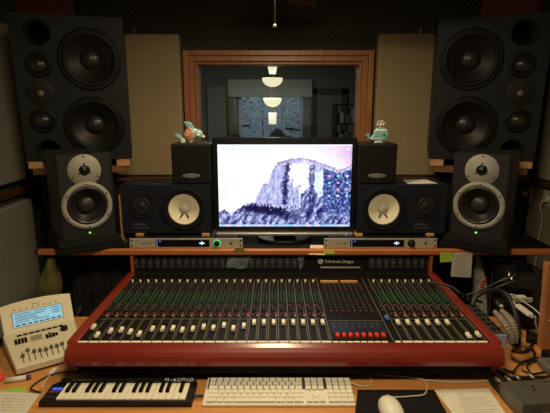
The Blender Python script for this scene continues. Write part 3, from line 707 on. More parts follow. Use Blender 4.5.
# ================================================================== LARGE MONITORS
def main_speaker(sx, label):
    W, H, D = .470, .648, .27
    t = thing('main_monitor', label, 'speaker', (-.935 if sx < 0 else .985, 2.20, 1.320), -sx * math.radians(16), rx=0)
    LEAN = Matrix.Rotation(math.radians(5), 4, 'X')
    t.rotation_euler = (math.radians(5), 0, -sx * math.radians(16))
    def U(u, v): # left speaker fraction -> local
        x = (u - .5) * W
        return (x if sx < 0 else -x, (1 - v) * H)
    holed(W, H, D, [(*U(u, v), r) for u, v, r in ((.675, .285, .104), (.665, .745, .104), (.235, .12, .0495), (.225, .925, .0495))]).build('cabinet', M_slate, t)
    def T(u, v): x, z = U(u, v); return Matrix.Translation((x, -.0004, z)) @ FRONT
    M_mc = mat('woofer_cone_black', (.009, .0085, .007), .5, spec=.4); M_sur = mat('rubber_surround', (.006, .006, .006), .5, spec=.2)
    for (u, v) in ((.675, .285), (.665, .745)):
        w_ = MB().lathe([(.137, 0), (.137, .004), (.128, .005), (.124, .003), (.118, .006), (.103, .0065), (.097, -.002)], 48, T(u, v)).build('woofer', M_sur, t)
        MB().lathe([(.097, -.002), (.070, -.022), (.042, -.040)], 48, T(u, v)).build('woofer_cone', M_mc, w_)
        MB().lathe([(.043, -.040), (.040, -.029), (.030, -.019), (.015, -.013), (0, -.0115)], 32, T(u, v)).build('dust_cap', mat('dust_cap_black', (.02, .02, .02), .38), w_)
    for (u, v) in ((.215, .33), (.195, .71)):
        d_ = MB().lathe([(.056, 0), (.056, .002), (.046, .0035), (.036, .001)], 36, T(u, v)).build('midrange', M_sur, t)
        MB().lathe([(.036, .001), (.033, .012), (.024, .021), (.012, .026), (0, .027)], 28, T(u, v)).build('midrange_dome', mat('dome_black', (.02, .02, .02), .3), d_)
    tw = MB().lathe([(0, .0015), (.058, .0015), (.060, 0)], 36, T(.205, .52)).build('tweeter', mat('tweeter_plate_dark', (.014, .014, .012), .6, spec=.25), t)
    MB().lathe([(.014, .0018), (.010, .007), (0, .009)], 20, T(.205, .52)).build('tweeter_dome', mat('tweeter_tip', (.15, .14, .11), .3), tw)
    for (u, v) in ((.235, .12), (.225, .925)):
        p = MB().lathe([(.056, .0005), (.056, .003), (.050, .003), (.048, .0005), (.047, -.15), (0, -.15)], 36, T(u, v), mis=[0, 0, 0, 1, 1]); p.build('bass_port', [M_sur, M_slot], t)
    screws([(U(u, v)[0], U(u, v)[1], 0) for u in (.02, .35, .65, .98) for v in (.015, .985)], .003, .001, M_black, t, FRONT @ Matrix.Identity(4))
    return t
main_speaker(-1, 'huge slate monitor speaker with twin woofers high on the left')
main_speaker(1, 'huge slate monitor speaker with twin woofers high on the right')
for sx, nm in ((-1, 'left'), (1, 'right')):
    mxc = -.935 if sx < 0 else .985
    t = thing('speaker_stand', 'black column stand carrying the %s huge monitor speaker' % nm, 'stand', (mxc, 2.20, 0), -sx * math.radians(16))
    MB().b2((-.19, .06, 0), (.15, .24, 1.255)).build('column', M_blackm, t, bev=.004)
    MB().b2((-.21, -.01, 1.2555), (.21, .25, 1.287)).build('top_plate', M_brown, t, bev=.003)
    for e, en in ((-1, 'outer' if sx < 0 else 'inner'), (1, 'inner' if sx < 0 else 'outer')):
        L = Matrix.Translation((mxc, 2.20, 0)) @ Matrix.Rotation(-sx * math.radians(16), 4, 'Z')
        c = L @ Vector((e * .195, .02, 0))
        o = MB().b2((-.03, -.035, 0), (.03, .15, .030)).b2((-.028 + .012 * e, -.030, .0295), (.012 + .012 * e, -.006, .031)).build('wooden_block', M_block, bev=.002)
        o.location = (c.x, c.y, 1.288); o.rotation_euler = (0, 0, -sx * math.radians(16)); tag(o, 'orange wooden block under the %s corner of the %s huge monitor' % (en, nm), 'block')

# ================================================================== COMPUTER SCREEN
MY = 1.945
s0 = pd(218.3, 185, MY); s1 = pd(351, 185, MY); s0.z = pd(218, 144.5, MY).z; s1.z = pd(218, 226.5, MY).z; SW = s1.x - s0.x; SH = s0.z - s1.z; scx = (s0.x + s1.x) / 2; scz = (s0.z + s1.z) / 2
mon = thing('computer_monitor', 'wide black computer monitor glowing with a mountain wallpaper', 'monitor', (scx, MY, SZ + .001))
zz = scz - SZ - .001
MB().b2((-SW / 2 - .022, .003, zz - SH / 2 - .022), (SW / 2 + .022, .05, zz + SH / 2 + .028)).build('bezel', M_blackg, mon, bev=.004)
MB().b2((-SW / 2 - .014, -.014, zz - SH / 2 - .039), (SW / 2 + .014, .03, zz - SH / 2 - .025)).build('speaker_bar', mat('gunmetal', (.42, .42, .43), .3, .6), mon, bev=.004)
MB().b2((SW / 2 - .02, -.0155, zz - SH / 2 - .034), (SW / 2 - .014, -.0142, zz - SH / 2 - .030)).build('power_light', M_blueled, mon)
q = MB(); q.b2((-.05, .05, .02), (.05, .09, zz)); q.build('neck', M_black, mon, bev=.006)
n = 32; MB().prism([(.12 * math.cos(2 * PI * k / n), .07 + .085 * math.sin(2 * PI * k / n)) for k in range(n)], 0, .016).build('base', M_black, mon, bev=.004)
# desktop picture: coloured fine grid, a stand-in rocky mountain under a white and pink sky
NX, NYg = 264, 164
def fbm(x, y, s, o=4): return noise.fractal(Vector((x * s, y * s, 3.1)), .9, 2.1, o)
def ridge(px):
    P = [(218, 211), (224, 209), (230, 213), (238, 208), (246, 203), (254, 202), (258, 193), (263, 184), (268, 182), (271, 172), (277, 162), (284, 160), (292, 158.5), (302, 157.5), (312, 160), (322, 163), (330, 166), (336, 169), (342, 168), (350, 164)]
    for i in range(len(P) - 1):
        if P[i][0] <= px <= P[i + 1][0]:
            t = (px - P[i][0]) / (P[i + 1][0] - P[i][0]); return P[i][1] * (1 - t) + P[i + 1][1] * t
    return 211
def lerp(a, b, t): t = max(0, min(1, t)); return tuple(a[i] * (1 - t) + b[i] * t for i in range(3))
def screen_col(u, v):
    px = 218 + 132 * u; py = 144.5 + 82 * v
    n1 = fbm(px, py, .16); n2 = fbm(px + 50, py, .45); nv = fbm(px, py * .28, .5); nd = fbm(px * .8 + py * .5, (py - px) * .25, .32)
    WHITE = (1.0, .97, 1.0); LIGHT = (.80, .84, .99); DARK = (.10, .12, .38); BLK = (.04, .04, .20)
    sky = lerp(WHITE, (.97, .80, .93), (px - 295) / 45 - (py - 146) / 30)
    sky = lerp(sky, (.78, .62, .88), (px - 335) / 22 - abs(py - 152) / 40)
    r = ridge(px) + n2 * 1.4
    if py < r: c = sky
    elif px < 256 + 6 * n2 or py > 204 + (px - 258) * .12 + 5 * n1 + 4 * n2:                      # foreground boulders and trees
        k = .42 + .7 * nd + .5 * n2 + .2 * n1
        if py > 212: k += .08
        c = lerp(DARK, LIGHT, k)
        w_ = 207 + (px - 245) * .10                                      # dark forest wedge
        h_ = 3 + (px - 240) * .10
        if 238 < px < 302: c = lerp(c, BLK, min(.85, (h_ + 3.5 * n1 + 2 * n2 - abs(py - w_)) * .35) * min(1, (302 - px) / 22) * min(1, (px - 236) / 8))
    elif px > 322 and py > r + 4:                                       # speckled slope on the right
        c = lerp(DARK, (.62, .74, .97), .38 + .75 * n2 + .35 * nd)
    else:
        c = lerp((.36, .40, .68), (.88, .90, 1.0), .55 + .55 * nv + .35 * n2)
        if px < 283: c = lerp(c, (.80, .78, .95), .35)
        d = abs(px - (287 - (py - 165) * .10)) + 4 * n1 + 2 * n2 + 1                   # dark crack
        if d < 4.5 and py < 204: c = lerp(c, (.12, .10, .34), 1 - d / 6)
        if px > 300 and py > 190: c = lerp(DARK, LIGHT, .45 + .8 * nd)
        e = ((px - 300) / 10.5) ** 2 + ((py - 176) / 15.5) ** 2 + 1.1 * n1 + .6 * n2
        if e < 1.15: c = lerp(c, WHITE, (1.15 - e) * 4)
        e = ((px - 317) / 8) ** 2 + ((py - 182) / 14) ** 2 + 1.2 * n1 + .6 * nd
        if e < 1: c = lerp(c, (.86, .92, 1.0), (1 - e) * 3)
        if 308 < px < 314 and py > 164: c = lerp(c, (.12, .14, .40), .55 + .8 * n2)
        if py - r < 6 and px > 284: c = lerp(c, (.84, .78, .93), .8 - (py - r) * .1)
        if py - r < 1.4: c = lerp(c, (.42, .28, .50), .5)
    if py > 224.3: c = lerp((.45, .75, .95), (.9, .8, .9), .5 + fbm(px, 1, .4))
    if py < 146: c = (.93, .95, 1.0)
    return c
me = bpy.data.meshes.new('screen')
vs = [(-SW / 2 + SW * i / NX, 0, zz + SH / 2 - SH * j / NYg) for j in range(NYg + 1) for i in range(NX + 1)]
me.from_pydata(vs, [], [(j * (NX + 1) + i, (j + 1) * (NX + 1) + i, (j + 1) * (NX + 1) + i + 1, j * (NX + 1) + i + 1) for j in range(NYg) for i in range(NX)])
ca = me.color_attributes.new('picture', 'FLOAT_COLOR', 'POINT')
cols = []
for j in range(NYg + 1):
    for i in range(NX + 1): cols += [*[max(0, c_) ** 2.2 for c_ in screen_col(i / NX, j / NYg)], 1.0]
ca.data.foreach_set('color', cols)
ms = bpy.data.materials.new('lit_screen'); ms.use_nodes = True; nt = ms.node_tree; b = nt.nodes['Principled BSDF']; b.inputs['Base Color'].default_value = (.01, .01, .01, 1); b.inputs['Roughness'].default_value = .2
at = nt.nodes.new('ShaderNodeAttribute'); at.attribute_name = 'picture'; nt.links.new(at.outputs['Color'], b.inputs['Emission Color']); b.inputs['Emission Strength'].default_value = 1.15
me.materials.append(ms)
so = bpy.data.objects.new('screen', me); COL.objects.link(so); so.parent = mon
MB().b2((-SW / 2, .0006, zz - SH / 2), (SW / 2, .003, zz + SH / 2)).build('screen_backing', M_black, mon)
M_icon = mat('icon_cyan', (.1, .5, .7), .5, emit=(.30, .85, .95), estr=1.0); M_icon2 = mat('icon_white', (.8, .8, .8), .5, emit=(.85, .9, 1.0), estr=1.0); M_icon3 = mat('icon_pink', (.8, .3, .4), .5, emit=(.95, .45, .6), estr=1.0)
def s2l(px, py): return (-SW / 2 + SW * (px - 218) / 132, zz + SH / 2 - SH * (py - 144.5) / 82)
ic = []
for px in (224.5, 233, 242, 250.5, 259, 268): ic.append((px, 149, 0))
ic += [(224, 156, 1), (233, 156, 1), (224, 181, 0), (224, 189, 0), (224, 197, 0)]
for k, px in enumerate((320, 328.5, 337, 346)):
    for j in range(8):
        if (k == 0 and j > 1) or (k < 2 and j > 4 and (k + j) % 2): continue
        ic.append((px, 149 + j * 6.6, (0, 1, 0, 2)[(k * 3 + j) % 4] if (px, j) != (337, 6) else 2))
for (px, py, kx) in ic:
    x, z = s2l(px, py); MB().b2((x - .0047, -.0008, z - .0035), (x + .0047, -.0003, z + .0035)).build('desktop_icon', (M_icon, M_icon2, M_icon3)[kx], so)

# ================================================================== FIGURINES
M_teal = mat('teal_glaze', (.20, .44, .46), .25, var=.1, vscale=40, coat=.5); M_wg = mat('white_glaze', (.75, .74, .62), .3); M_yel = mat('yellow_glaze', (.85, .5, .05), .3)
def fish():
    t = thing('fish_figurine', 'colourful teal fish figurine with a beaded body on the left cube speaker', 'figurine', (pd(190, 141, NY + .06).x, NY + .06, CT + .0005))
    def P(pts): return [((x - 190) * .00430, (141.5 - y) * .00450) for x, y in pts]
    def slab(name, pts, m, y0=-.006, y1=.006): return MB().prism(P(pts), -y1, -y0, M=FRONT).build(name, m, t, bev=.003)
    slab('tail', [(183, 137), (180, 133.5), (176.5, 132.5), (175.2, 134), (176.5, 136), (180, 138.5), (181, 141), (184, 141), (186, 139)], M_teal)
    slab('tail_tip', [(182, 136), (186, 139), (185, 141.5), (181, 141.5), (181.5, 139)], M_wg, -.008, .008)
    slab('dorsal_fin', [(188, 127), (184.5, 122), (185.5, 121), (191, 121.8), (193, 124), (195, 127.5), (190, 129)], M_teal)
    slab('belly_fin', [(190, 139), (189, 141.3), (192, 141.3), (194.5, 138), (192, 137)], M_wg)
    b = MB(); b.ball(((192.5 - 190) * .0043, 0, (141.5 - 132.3) * .0043), .0285, (1.02, .50, .95), 24); b.build('body', M_teal, t)
    b = MB(); b.ball(((197.5 - 190) * .0043, 0, (141.5 - 133) * .0043), .024, (1.05, .62, .93), 24); b.build('head', mat('teal_head', (.26, .42, .45), .3), t)
    MB().lathe([(.0065, 0), (.005, .008), (0, .012)], 12, Matrix.Translation(((202.6 - 190) * .0043, 0, (141.5 - 135.3) * .0043)) @ Matrix.Rotation(PI / 2, 4, 'Y')).build('mouth', M_yel, t)
    e = MB().ball(((198.6 - 190) * .0043, -.0135, (141.5 - 133.6) * .0043), .0065, (1, .6, 1), 14).build('eye', M_wg, t)
    MB().ball(((198.9 - 190) * .0043, -.017, (141.5 - 134.6) * .0043), .0035, n=10).build('pupil', M_blackg, e)
    bc = [(.8, .1, .05), (.9, .45, .03), (.15, .45, .08), (.75, .7, .1), (.4, .1, .45), (.8, .25, .35)]
    bm_ = [mat('bead_%d' % i, c, .3) for i, c in enumerate(bc)]
    bd = [MB() for _ in bc]; k = 0
    for yy in range(-4, 5):
        for xx in range(-4, 4):
            x = xx * .0056 + (yy % 2) * .0028; z = yy * .0056
            if (x / .023) ** 2 + (z / .025) ** 2 > 1.0: continue
            dd = .0145 * math.sqrt(max(0.02, 1 - (x / .030) ** 2 - (z / .028) ** 2))
            bd[(k * 7 + yy * 3) % 6].ball(((190.8 - 190) * .0043 + x - .002, -dd, (141.5 - 132.8) * .0043 + z), .0032, n=8, m=5); k += 1
    for i, q in enumerate(bd): q.build('bead_cluster', bm_[i], t)
    return t
fish()
def whale():
    t = thing('whale_figurine', 'small teal and white whale figurine with a spout on the right cube speaker', 'figurine', (pd(379, 141, NY + .06).x, NY + .06, CT + .0005))
    def P(pts): return [((x - 379) * .00430, (141.5 - y) * .00430) for x, y in pts]
    def slab(name, pts, m, h=.006, y=0): return MB().prism(P(pts), -h + y, h + y, M=FRONT).build(name, m, t, bev=.0025)
    slab('stand', [(373.5, 141.4), (383, 141.4), (381, 139.2), (376, 139.2)], mat('pale_glass', (.45, .55, .55), .2), .012)
    slab('body', [(367, 135.8), (370.5, 136.3), (373, 133.5), (374, 129.5), (376, 127), (379, 126), (383, 126.3), (386, 128), (387.8, 131.5), (387.4, 135.5), (385, 137.7), (380, 139.5), (373, 139), (369.5, 138)], M_teal, .011)
    slab('tail_fluke', [(367.5, 136.6), (364.6, 133.4), (365.5, 132.8), (367, 133.6), (368, 131.3), (369.2, 132), (369.3, 135), (370.6, 136.6)], mat('teal_tail', (.10, .33, .42), .3), .006)
    slab('back_band', [(374.2, 129.6), (376, 127.7), (385.4, 127.7), (386.5, 130), (380, 130.2)], M_wg, .0118)
    slab('belly_band', [(371, 137.3), (376, 136), (382, 136.5), (380, 138.4), (374, 138.2)], mat('sand_glaze', (.55, .42, .25), .4), .0118)
    MB().ball(((383 - 379) * .0043, -.012, (141.5 - 133.2) * .0043), .0042, n=10).build('eye', M_blackg, t)
    q = MB(); c = Vector(((379.8 - 379) * .0043, 0, (141.5 - 126) * .0043)); q.tube([c, c + Vector((0, 0, .016))], .0018, 6)
    for dx, dz in ((-.014, .016), (-.008, .024), (.002, .027), (.009, .024), (.016, .018), (.013, .010), (-.011, .009)):
        e = c + Vector((dx, 0, dz)); q.tube([c + Vector((0, 0, .012)), e], .0010, 5); q.ball(e, .0033, n=8, m=5)
    q.build('spout', M_wg, t)
whale()

# ================================================================== PAPERS AND NOTES ON THE SHELF
FY = SD - .0125
def hang(name, pts, m, label, cat, y=FY, th=.0006, lines=None, linem=M_ink):
    P = [pd(px, py, y) for px, py in pts]
    b = MB(); b.prism([(p.x, p.z) for p in P], 0, th, M=Matrix.Translation((0, y, 0)) @ FRONT)
    o = b.build(name, m); tag(o, label, cat)
    if lines:
        q = MB()
        for (x0, x1, yy) in lines:
            a = pd(x0, yy, y); c = pd(x1, yy, y); q.b2((a.x, y - th - .0004, a.z - .0009), (c.x, y - th - .0001, a.z + .0009))
        q.build('handwriting', linem, o)
    return o
M_neon = mat('neon_green_paper', (.40, .56, .06), .8)
hang('sticky_note', [(440, 262.5), (452.5, 261.5), (452, 252), (440, 252.5)], M_neon, 'neon green sticky note hanging beside the paper list on the shelf edge', 'sticky note', lines=[(442, 449, 255), (442, 450, 257.5)], linem=mat('note_ink', (.2, .3, .05), .8))
hang('paper_list', [(450.5, 276.5), (471, 277.5), (472.5, 252.5), (453, 252.5)], mat('grey_paper', (.50, .47, .38), .9), 'off white paper list with tiny lines hanging from the shelf edge', 'paper', y=FY - .003, lines=[(455 - i * .1, 470 - (i % 3) * 2 - (i * 5) % 4, 255 + i * 2.3) for i in range(9)], linem=mat('faint_ink', (.28, .27, .22), .8))
hang('sticky_note', [(323.5, 253.8), (335.5, 253.8), (333.5, 249.6), (323.5, 249.6)], mat('lime_paper', (.55, .62, .05), .8), 'lime strip note on the shelf edge by the folded card', 'sticky note')
hang('sticky_note', [(232.5, 251.5), (245.5, 251.2), (243.5, 248.2), (235, 248.4)], mat('moss_paper', (.14, .17, .03), .8), 'dull olive note on the shelf edge below the green lit rack unit', 'sticky note')
cd = MB(); a = [pd(309, 254.5, FY - .004), pd(325, 254.8, FY - .004), pd(323, 246, 1.90), pd(310.5, 245.5, 1.90)]
a[2].z = a[3].z = SZ + .008
cd.add([(p.x, p.y, p.z) for p in a] + [(p.x, p.y + .002, p.z + .0015) for p in a], [(0, 1, 2, 3), (7, 6, 5, 4), (0, 4, 5, 1), (1, 5, 6, 2), (2, 6, 7, 3), (3, 7, 4, 0)])
cdo = tag(cd.build('folded_card', mat('peach_card', (.72, .52, .38), .8, var=.15, vscale=90)), 'peach white card drooping over the shelf edge beside the lime note', 'card')
q = MB()
for px, py in ((313, 248.5), (321, 249), (315, 251.5), (320, 252)): p = a[3] + (a[0] - a[3]) * ((py - 246) / 9); p = Vector((pd(px, 250, 1.88).x, p.y - .002, p.z + .001)); q.ball(p, .0022, n=8, m=5)
q.build('printed_dots', mat('dot_red', (.5, .12, .05), .7), cdo)
# scrap of cling film on the bridge
M_film = mat('cling_film', (.13, .17, .18), .25, var=.5, vscale=50, bump=1.0, bscale=60)
def film(pts, label):
    b = MB(); b.prism([((pd(x, y, BY).x - CX), (pd(x, y, BY + .002).z - .910) / math.cos(slope)) for x, y in pts], .0075, .0095, M=Matrix.Translation((CX, 0, 0)) @ BF)
    tag(b.build('film_scrap', M_film), label, 'plastic film')
film([(226, 265.5), (228.5, 258), (226.5, 256), (238, 257), (252, 256), (250.5, 259), (248, 262), (247, 267), (240, 268.5), (233, 266.5), (228, 268)], 'large crinkled clear film scrap stuck on the meter bridge')
film([(297, 256), (304, 256), (302.5, 261), (301.5, 266), (300, 270), (299, 264)], 'narrow clear film scrap on the meter bridge left of the lettering')
# open paper plate on the right navy speaker
pp_ = MB(); e0 = pd(418, 181, NY + .08); NT = NB + .2120
pp_.add([(e0.x - .06, NY + .03, NT), (e0.x + .07, NY + .035, NT), (e0.x + .06, NY + .15, NT), (e0.x - .05, NY + .14, NT), (e0.x, NY + .09, NT + .009),
         (e0.x - .06, NY + .03, NT + .0015), (e0.x + .07, NY + .035, NT + .0015), (e0.x + .06, NY + .15, NT + .0015), (e0.x - .05, NY + .14, NT + .0015), (e0.x, NY + .09, NT + .0105)],
        [(0, 1, 4), (1, 2, 4), (2, 3, 4), (3, 0, 4), (5, 9, 6), (6, 9, 7), (7, 9, 8), (8, 9, 5), (0, 5, 6, 1), (1, 6, 7, 2), (2, 7, 8, 3), (3, 8, 5, 0)])
tag(pp_.build('crumpled_paper', M_paper), 'crumpled cream paper on top of the right navy speaker', 'paper')

# ================================================================== REMOTE CONTROLLER (cream)
BL = Vector((-.797, 1.272, DZ + .0005)); yaw = math.radians(34)
rc = thing('remote_controller', 'cream desktop remote with a lit blue display and eight small sliders', 'remote controller', BL, yaw)
RW, RD = .195, .20
b = MB(); e_ = .019; b.add([(0, 0, .006), (RW, 0, .006), (RW, 0, .030), (0, 0, .030), (-e_, RD, .006), (RW + e_ * .8, RD, .006), (RW + e_ * .8, RD, .058), (-e_, RD, .058)], [(0, 1, 2, 3), (4, 7, 6, 5), (0, 4, 5, 1), (3, 2, 6, 7), (0, 3, 7, 4), (1, 5, 6, 2)]); b.build('body', M_cream, rc, bev=.005, seg=3)
MB().b2((.004, .006, 0), (RW - .004, RD, .006)).build('base', M_black, rc)
tl = math.atan2(.028, RD)
PF = Matrix.Translation((0, 0, .0303)) @ Matrix.Rotation(tl, 4, 'X')     # local xy on the sloped deck
q = MB()
hd = MB(); HW = .232
Hh = .112; tilt = math.radians(50)
HF = Matrix.Translation((RW / 2, RD + .0, .050)) @ Matrix.Rotation(tilt, 4, 'X')
npt = 10; top = [(HW / 2 - HW * k / npt, Hh - .004 + .010 * (1 - (2 * k / npt - 1) ** 2)) for k in range(npt + 1)]
hd.prism([(-HW / 2 + .004, 0), (HW / 2 - .004, 0)] + top, -.020, .004, M=HF); hd.build('display_housing', M_cream, rc, bev=.004, seg=3)
MB().b2((-.082, .020, .004), (.082, .078, .0046), M=HF).build('display_surround', mat('lcd_frame', (.28, .27, .22), .4), rc)
lcd = MB().b2((-.078, .023, .0047), (.078, .074, .0052), M=HF).build('display', mat('lcd_blue', (.1, .3, .4), .3, emit=(.14, .40, .60), estr=.8, var=0), rc)
q = MB()
for x0, x1, y in ((-.072, -.02, .066), (-.01, .03, .066), (.045, .072, .066), (-.072, .02, .058), (-.072, -.005, .051), (.048, .07, .056), (-.072, .0, .044), (.046, .072, .048), (-.072, -.03, .037), (-.02, .035, .037)):
    q.b2((x0, y, .0053), (x1, y + .0026, .0056), M=HF)
for k in range(8): q.b2((-.074 + k * .0188, .0255, .0053), (-.060 + k * .0188, .031, .0056), M=HF)
q.build('display_characters', mat('lcd_dark', (.01, .03, .06), .4), lcd)
text('small_lettering', 'lexicon', .010, HF @ Matrix.Translation((.0, .0965, .0045)), M_ink, rc)
q = MB()
for k in range(8): q.b2((-.072 + k * .019, .084, .004), (-.068 + k * .019, .0885, .0052), M=HF)
q.build('indicator_marks', M_ink, rc)
def button_(x, y, w_, h_, m=M_blackm, nm='key'):
    return MB().b2((x, y, 0), (x + w_, y + h_, .004), M=PF).build(nm, m, rc)
for k in range(8): button_(.022 + k * .0185, .172, .0145, .005)
for i in range(4):
    for j in range(4): button_(.012 + i * .0098, .148 - j * .0072, .0078, .0052)
for i in range(5):
    for j in range(4): button_(.060 + i * .0072, .146 - j * .0072, .0055, .0045, mat('grey_keys', (.34, .31, .22), .5))
for (i, j) in ((1, 3), (2, 2.2), (0, 2), (1, 1.2), (0, .8), (2, 1), (1, 0), (2, 0), (3, .6), (3, 1.8), (0, 0)): button_(.104 + i * .010, .128 + j * .0075 - .008, .0085, .0048)
MB().cyl((.166, .150, .000), (.166, .150, .010), .0125, .0115, 20, M=PF).build('jog_wheel', M_black, rc)
sly = [.035, .060, .045, .042, .038, .045, .043, .047]
for k in range(8):
    x = .026 + k * .0168
    MB().b2((x - .0012, .018, .0001), (x + .0012, .078, .0008), M=PF).build('slider_slot', M_slot, rc)
    MB().b2((x - .0055, sly[k] + .01, 0), (x + .0055, sly[k] + .018, .010), M=PF).build('slider_cap', mat('slider_grey', (.12, .11, .09), .4), rc, bev=.001)

# ================================================================== MIDI KEYBOARD
mk = thing('midi_keyboard', 'short black piano style keyboard with cream keys in front of the console', 'keyboard', (-.655, 1.127, DZ + .0005))
KW, KD = .424, .102
b = MB(); b.prism([(0, 0), (KW, 0), (KW, KD - .004), (KW - .004, KD), (.018, KD), (.0, KD - .02)], 0, .017); b.extrude_x([(.084, .016), (.084, .0245), (.098, .0285), (.1015, .026), (.1015, .016)], .022, KW - .003); b.build('case', M_black, mk, bev=.0015)
kx0, kx1 = .045, KW - .018; kw = (kx1 - kx0) / 19
for k in range(19):
    MB().b2((kx0 + k * kw + .0005, .007, .0172), (kx0 + (k + 1) * kw - .0005, .082, .0225)).build('white_key', M_whitek, mk, bev=.0008)
for k in range(19):
    if k % 7 in (0, 1, 3, 4, 5) and k < 18:
        x = kx0 + (k + 1) * kw; MB().extrude_x([(.034, .0227), (.037, .030), (.082, .030), (.082, .0227)], x - .0055, x + .0055).build('black_key', M_blackg, mk, bev=.0008)
text('maker_lettering', 'M-AUDIO', .0165, Matrix.Translation((KW - .052, .0905, .0267)) @ Matrix.Rotation(.28, 4, 'X'), mat('bright_print', (.75, .75, .70), .6), mk, spacing=1.3)
text('model_lettering', 'Keystation Mini 32', .006, Matrix.Translation((.085, .0905, .0267)) @ Matrix.Rotation(.28, 4, 'X'), M_greyink, mk, spacing=1.2)
M_b2 = mat('blue_backlight', (.05, .1, .8), .4, emit=(.06, .10, 1.0), estr=.8); M_r2 = mat('dull_red_button', (.25, .04, .05), .4)
for k in range(2):
    MB().b2((.013 + k * .0145, .054, .0172), (.025 + k * .0145, .063, .020)).build('lit_button', M_b2, mk, bev=.001)
    MB().b2((.011 + k * .0145, .040, .0172), (.022 + k * .0145, .047, .020)).build('red_button', M_r2, mk, bev=.001)
q = MB()
for k in range(4): q.b2((.006 + k * .009, .022, .0172), (.010 + k * .009, .0235, .0174))
q.build('panel_marks', M_greyink, mk)

# ================================================================== COMPUTER KEYBOARD
ak = thing('computer_keyboard', 'white full size computer keyboard with dense keys in the centre of the desk', 'keyboard', (-.203, 1.128, DZ + .0005))
AW, AD = .428, .118
b = MB(); b.extrude_x([(0, 0), (0, .008), (AD, .017), (AD, 0)], 0, AW); b.build('case', M_white, ak, bev=.003)
kt = math.atan2(.009, AD); KF = Matrix.Translation((0, 0, .0082)) @ Matrix.Rotation(kt, 4, 'X')
MB().b2((.006, .064, 0), (AW - .006, AD - .004, .0006), M=KF).build('dark_underlay', mat('underlay_dark', (.05, .045, .04), .6), ak)  # dark sheet beneath the upper key rows only
kp = .0186
def krow(y, spec, h=.0160, x0=.008):
    x = x0
    for wd in spec:
        if wd > 0: MB().b2((x + .0011, y + .001, .0007), (x + wd * kp - .0011, y + h, .0062), M=KF).build('keycap', M_white, ak, bev=.0013)
        x += abs(wd) * kp
g = .35
rows_ = [(.006, [1.5, 1.2, 1.5, 6.3, 1.5, 1.2, 1.5, -g, 1, 1, 1, -g, 2, 1, 1]),
         (.0235, [2.2] + [1] * 10 + [2.5, -g, -1, 1, -1, -g, 1, 1, 1, 1]),
         (.041, [1.7] + [1] * 11 + [2.0, -g, -3, -g, 1, 1, 1, 1]),
         (.0585, [1.5] + [1] * 12 + [1.2, -g, 1, 1, 1, -g, 1, 1, 1, 1]),
         (.076, [1] * 13 + [1.7, -g, 1, 1, 1, -g, 1, 1, 1, 1]),
         (.0935, [1.05] * 14 + [-g, 1, 1, 1, -g, 1, 1, 1, 1])]
for y, sp2 in rows_: krow(y, sp2, x0=.010)

# ================================================================== CABLES, MOUSE, PAPERS
def cable(name, pts, r, m, label, cat='cable', res=6):
    return tag(MB().tube(pts, r, 8, res=res).build(name, m), label, cat)
Z0 = DZ + .0035
def dz(px, py, z=None): return pz(px, py, Z0 if z is None else z)
M_cab = mat('black_cable', (.012, .011, .010), .45); M_wcab = mat('white_cable', (.55, .52, .44), .5)
q = cable('usb_cable', [dz(41, 392, .758), dz(36, 391.5, .758), dz(31, 388.5), dz(36, 383), dz(47, 376.5), dz(60, 372.5), dz(75, 371.5), dz(90, 373), dz(103, 376), dz(112, 374)], .0028, M_cab, 'black usb cable looping from the left end of the piano keyboard')
cable('keyboard_lead', [dz(187, 373), dz(191, 379)], .002, M_cab, 'short black lead behind the right end of the piano keyboard')
cable('usb_plug_lead', [(-.231, 1.165, .760), (-.215, 1.168, .760), (-.2045, 1.169, .758)], .0045, M_cab, 'short black plug between the two keyboards')
cable('white_cable', [dz(262, 375.5), dz(270, 375), dz(276, 376.5), dz(281, 380)], .0018, M_wcab, 'thin white cable curling behind the middle of the white keyboard')
mp_ = MB(); mp_.prism([(p.x, p.y) for p in (pz(355, 413.5, DZ), pz(448, 416, DZ), pz(434, 390.5, DZ), pz(357.5, 390.5, DZ))], DZ + .0005, DZ + .0035)
tag(mp_.build('mouse_pad', M_foam, bev=.0012), 'black mouse pad under the white mouse', 'mouse pad')
mo = thing('computer_mouse', 'rounded white computer mouse on the black mouse pad', 'mouse', (pz(390, 410, DZ).x, 1.105, DZ + .004), math.radians(4))
b = MB(); ns = 14
vs = []; fs = []
for j in range(ns + 1):
    t = j / ns; y = -.057 + .114 * t; hw = .031 * math.sqrt(max(0, 1 - abs(2 * t - 1) ** 2.6)); hh = .032 * math.sqrt(max(0, 1 - abs(2 * t - 1) ** 2.4)) * (1 - .12 * t)
    for k in range(13): a = PI * k / 12; vs.append((hw * math.cos(a), y, hh * math.sin(a) ** .8))
for j in range(ns):
    for k in range(12): fs.append((j * 13 + k, j * 13 + k + 1, (j + 1) * 13 + k + 1, (j + 1) * 13 + k))
b.add(vs, fs, 0, True); b.build('shell', M_white, mo)
MB().ball((0, .036, .0235), .004, n=12).build('scroll_ball', mat('ball_grey', (.35, .35, .33), .4), mo)
mc = dz(389, 397.5); cable('mouse_cable', [(mo.location.x + .004, 1.166, .7565), dz(391, 397, .758), dz(400, 397, .757), dz(413, 396, .757), dz(424, 394.5, .757), dz(427, 388), dz(425, 381), dz(418, 377), dz(410, 373.5)], .0018, M_wcab, 'thin white mouse cable bending over the pad to the console')
cable('white_cable', [(.226, 1.235, .757), dz(362, 386.5), dz(370, 384), dz(371, 378), dz(366, 374)], .0018, M_wcab, 'thin white cable leaving the right side of the white keyboard')
cable('white_cable', [dz(373, 374.5), dz(390, 375.5), dz(408, 377), dz(425, 380), dz(450, 382), dz(470, 382), dz(491, 380.5)], .0018, M_wcab, 'long white cable running under the front of the console to the right')
